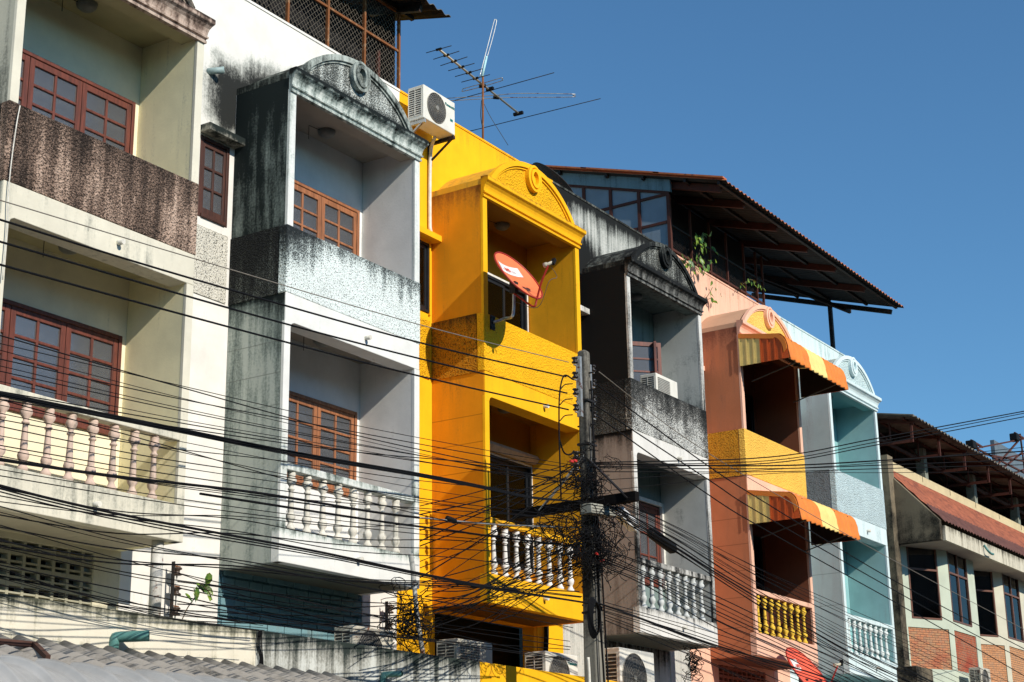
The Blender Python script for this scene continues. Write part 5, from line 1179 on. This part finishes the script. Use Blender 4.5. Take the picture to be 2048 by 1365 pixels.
# heavy bundles
for k, off in enumerate(((0, 0), (2, 4), (-2, 7))):
    cable(('thickest upper', 'middle', 'lowest')[k]+' cable of the heavy bundle ending at the cross arm', [(-40, 776+off[1]), (0, 786+off[1]), (357, 858+off[1]), (589, 905+off[1]), (838, 948+off[1]*.8), (979, 976+off[1]*.6), (1060, 994+off[1]*.4), (1160, 1005), (1235, 1016)], -2.72-.01*k, (.011, .009, .006)[k])
cable('black messenger cable turning silver near the yellow house', [(-40, 912), (0, 919), (222, 952), (512, 986), (737, 1023), (838, 1036)], -2.6, .013)
cable('silver tensioned end of the messenger wire before the pole', [(838, 1036), (895, 1041), (1000, 1050), (1158, 1056)], -2.6, .009, mat=m_steel)
cable('black sagging cable passing in front of the white balusters', [(400, 988), (737, 1040), (912, 1063), (959, 1070), (1160, 1095)], -2.6, .012)
for k, dv in enumerate((0, 6, 12)):
    cable(('upper', 'middle', 'lower')[k]+' line of the thick bundle crossing below the cream balcony', [(-40, 962+dv), (0, 972+dv), (101, 998+dv), (243, 1030+dv), (400, 1060+dv), (636, 1104+dv*.7), (838, 1147+dv*.5), (1000, 1178+dv*.3), (1171, 1206), (1211, 1212), (1437, 1293+dv*.5), (1612, 1343+dv), (1700, 1375+dv)], -2.72-.02*k, (.012, .007, .006)[k])
# families of thin drooping lines
R_ = random.Random(5)
def fam(label, group, n, left, right, mids, r, y0=-2.55, jit=3, y1=None, ext=True):
    for i in range(n):
        t = (i+R_.uniform(-.35, .35))/max(1, n-1); t = min(1, max(0, t))
        l = (left[0], left[1]+(left[2]-left[1])*t+R_.uniform(-jit, jit)); tr = R_.random()
        rr = (right[0]+R_.uniform(-6, 6), right[1]+(right[2]-right[1])*tr)
        P_ = [l]
        for f, sag in mids:
            P_.append((l[0]+(rr[0]-l[0])*f, l[1]+(rr[1]-l[1])*f+sag+R_.uniform(-jit, jit)))
        P_.append(rr); ya = y0-R_.uniform(0, .35)
        if ext: P_[0] = (P_[0][0]-30, P_[0][1]-(8 if left[0] < 100 else 0))
        ys = [ya+( (y1-ya)*k/(len(P_)-1) if y1 is not None else 0) for k in range(len(P_))]
        cable(label, P_, ys, r*R_.uniform(.75, 1.3), group)
fam('thin black line in the upper fan crossing the cream casement window', 'upper fan of thin lines', 9, (0, 668, 800), (1150, 925, 985), ((.3, 8), (.6, 12), (.85, 6)), .0045)
fam('thin black line in the fan crossing the pink balusters', 'middle fan of thin lines', 12, (0, 800, 955), (1150, 985, 1100), ((.25, 8), (.5, 12), (.75, 10)), .0040, jit=5)
fam('thin wavy line crossing the white baluster balcony', 'lines in front of the white balusters', 7, (0, 975, 1100), (1160, 1050, 1200), ((.2, 14), (.4, 4), (.6, 16), (.8, 2)), .0055, jit=6)
fam('dark line drooping low under the cream and white balconies', 'low drooping lines', 8, (20, 1010, 1180), (1140, 1230, 1330), ((.2, 14), (.45, 12), (.7, 8)), .0046, y0=-2.5, jit=7)
fam('thin line fanning over the stained canopy wall', 'lines over the canopy wall', 6, (0, 1120, 1170), (530, 1240, 1275), ((.3, 14), (.65, 16)), .004, y0=-1.45, jit=3)
fam('service line crossing to the house fronts below the white balcony', 'service lines at the white wall', 7, (355, 1145, 1240), (840, 1195, 1300), ((.35, 6), (.7, 6)), .0055, y0=-.6, jit=3, ext=False)
fam('black line descending from the pole to the lower left hook', 'lines fanning down left of the pole', 18, (850, 1170, 1270), (1180, 1030, 1130), ((.3, 20), (.6, 12)), .0052, y0=-2.2, jit=8, ext=False)
fam('black line climbing from the yellow wall to the pole head', 'lines climbing to the pole head', 9, (840, 1010, 1180), (1160, 915, 985), ((.35, 10), (.7, 6)), .006, y0=-2.2, jit=9, ext=False)
fam('black line fanning over the yellow balcony front', 'lines over the yellow balcony', 14, (980, 1130, 1245), (1185, 1060, 1140), ((.3, 14), (.6, 16)), .005, y0=-2.3, jit=9, ext=False)
def famr(label, group, n, a, b, mids, r, jit=3, y=-2.75):
    for i in range(n):
        t = i/max(1, n-1); p = [(a[0]+R_.uniform(-6, 6), a[1]+(a[2]-a[1])*t)]
        for (u, v0, v1) in mids+[b]: p.append((u, v0+(v1-v0)*t+R_.uniform(-jit, jit)))
        cable(label, p, y-R_.uniform(0, .25), r*R_.uniform(.75, 1.25), group)
famr('line in the heavy bundle descending right past the pink balusters', 'descending bundle right of the pole', 7, (1215, 1005, 1022), (1900, 1385, 1430), [(1350, 1088, 1104), (1437, 1142, 1160), (1540, 1202, 1225), (1700, 1292, 1325)], .0072, 3)
famr('thin line just above the heavy bundle right of the pole', 'thin lines right of the pole', 10, (1220, 990, 1015), (2080, 1395, 1480), [(1350, 1050, 1080), (1536, 1145, 1195), (1800, 1265, 1345)], .0045, 5)
famr('thin line descending in front of the grey baluster balcony', 'lines over the grey balcony', 9, (1200, 1095, 1130), (1900, 1400, 1500), [(1300, 1135, 1175), (1437, 1195, 1255), (1612, 1280, 1335)], .006, 4)
famr('line descending in front of the grey and pink bay undersides', 'low lines right of the pole', 8, (1205, 1205, 1240), (1700, 1360, 1470), [(1330, 1235, 1290), (1450, 1275, 1345)], .006, 4)
# lines that cross the street and rise to the right
for i, (a, m1, m2, e, r) in enumerate((((1178, 926), (1536, 915), (1755, 877), (2048, 823), .008), ((1178, 930), (1536, 922), (1755, 884), (2048, 827), .006), ((1178, 934), (1536, 927), (1755, 890), (2048, 834), .007), ((1180, 928), (1536, 932), (1755, 922), (2048, 903), .010), ((1180, 936), (1536, 938), (1755, 931), (2048, 920), .007), ((1182, 944), (1536, 944), (1755, 938), (2048, 930), .006), ((1180, 962), (1536, 940), (1755, 926), (2048, 895), .0045), ((1185, 985), (1536, 948), (1755, 946), (2048, 944), .004))):
    cable(('highest line', 'second line', 'third line', 'thick level line', 'fifth level line', 'sixth level line', 'thin slanting line', 'lowest thin line')[i]+' crossing the gold band and rising toward the right sky', [a, m1, m2, e, (e[0]+60, e[1]+(e[1]-m2[1])*.2)], [-2.65, -4.0, -4.9, -6.2, -6.4], r, 'lines crossing the street')
# tangles of spare cable
def tangle(name, label, cx, cy, y, su, sv, n, r, seed, loop=(.05, .22), drop=.0):
    q = random.Random(seed); o0 = P(cx, cy, y); b = MB()
    for i in range(n):
        u, v = q.gauss(cx, su), q.gauss(cy, sv); c = P(u, v, y+q.uniform(-.22, .12))-o0; R = q.uniform(*loop); a0 = q.uniform(0, 6.3); ph = q.uniform(0, 3); el_ = q.uniform(.4, 1.0)
        ax = Vector((q.uniform(-1, 1), q.uniform(-.5, .5), q.uniform(-.6, .6))).normalized(); ay = ax.cross(Vector((q.uniform(-.3, .3), 1, q.uniform(-.3, .3)))).normalized()
        K = q.uniform(.5, 1.3)*2*pi; p = []
        for j in range(16):
            s = j/15*K; p.append(c+ax*(R*cos(a0+s)*(1+.25*sin(2*s+ph)))+ay*(R*el_*sin(a0+s))+Vector((.02*sin(3*s+ph), .05*sin(s*1.7+ph), -drop*s*.03)))
        b.tube(p, r*q.uniform(.7, 1.3), 4)
    o = b.build(name, m_cable, None, tuple(o0), fix=False); o['label'] = label; o['category'] = 'cable tangle'; o['kind'] = 'stuff'; return o
tangle('cable_tangle', 'dense knot of black cable at the pole above the cross arm', 1168, 965, -2.7, 14, 30, 62, .0048, 1, (.05, .17))
tangle('cable_tangle', 'wide black cable tangle on the pole beside the yellow balusters', 1172, 1095, -2.75, 22, 30, 85, .0048, 2, (.05, .22))
tangle('cable_tangle', 'loose hanging loops of thin cable in front of the grey side wall', 1215, 1075, -2.8, 28, 38, 46, .0042, 3, (.08, .28), 1)
tangle('cable_tangle', 'thin curls of cable beside the upper pole shaft', 1210, 950, -2.8, 22, 25, 12, .0035, 4, (.06, .15))
tangle('cable_tangle', 'black cable bunch hanging at the yellow corner above the canopy', 818, 1245, -1.0, 12, 32, 48, .005, 5, (.08, .26))
tangle('cable_tangle', 'cable bunch over the yellow balcony left of the pole', 1110, 1080, -2.6, 26, 20, 30, .0048, 6, (.06, .24))
tangle('cable_tangle', 'small bunch of wire and fittings at the pink wall base', 1385, 1330, -.6, 7, 20, 30, .006, 8, (.04, .14))
# vertical cable strap on the canopy joint
for k in range(4): cable('black strap cable draped over the canopy wall joint', [(518+k*2, 1262), (514+k*3, 1290), (520+k*2, 1318), (517+k*3, 1345)], -1.29, .006, 'strap cables')
for (a, c, e) in (((1160, 1220), (1163, 1300), (1165, 1340)), ((1196, 1240), (1200, 1330), (1203, 1365))): pass
pipe('slim white conduit up the foot of the utility pole', [P(1176, 1315, -2.78), P(1178, 1345, -2.78), P(1180, 1400, -2.78)], .018, m_pipew)
# coloured clips
for i, (u, v) in enumerate(((1143, 923), (1150, 922), (1208, 1002), (1193, 1108), (1204, 1122)   )):
    p = P(u, v, -2.85); o = bevel(MB().box(-.03, .03, -.015, .015, -.015, .015).build('cable_clip', bpy.data.materials.get('red_clip') or plain('red_clip', (.55, .03, .02), .4, bump=0), None, tuple(p)), .004); tag(o, 'small red cable clip on the black wires', 'cable clip', 'red cable clips')
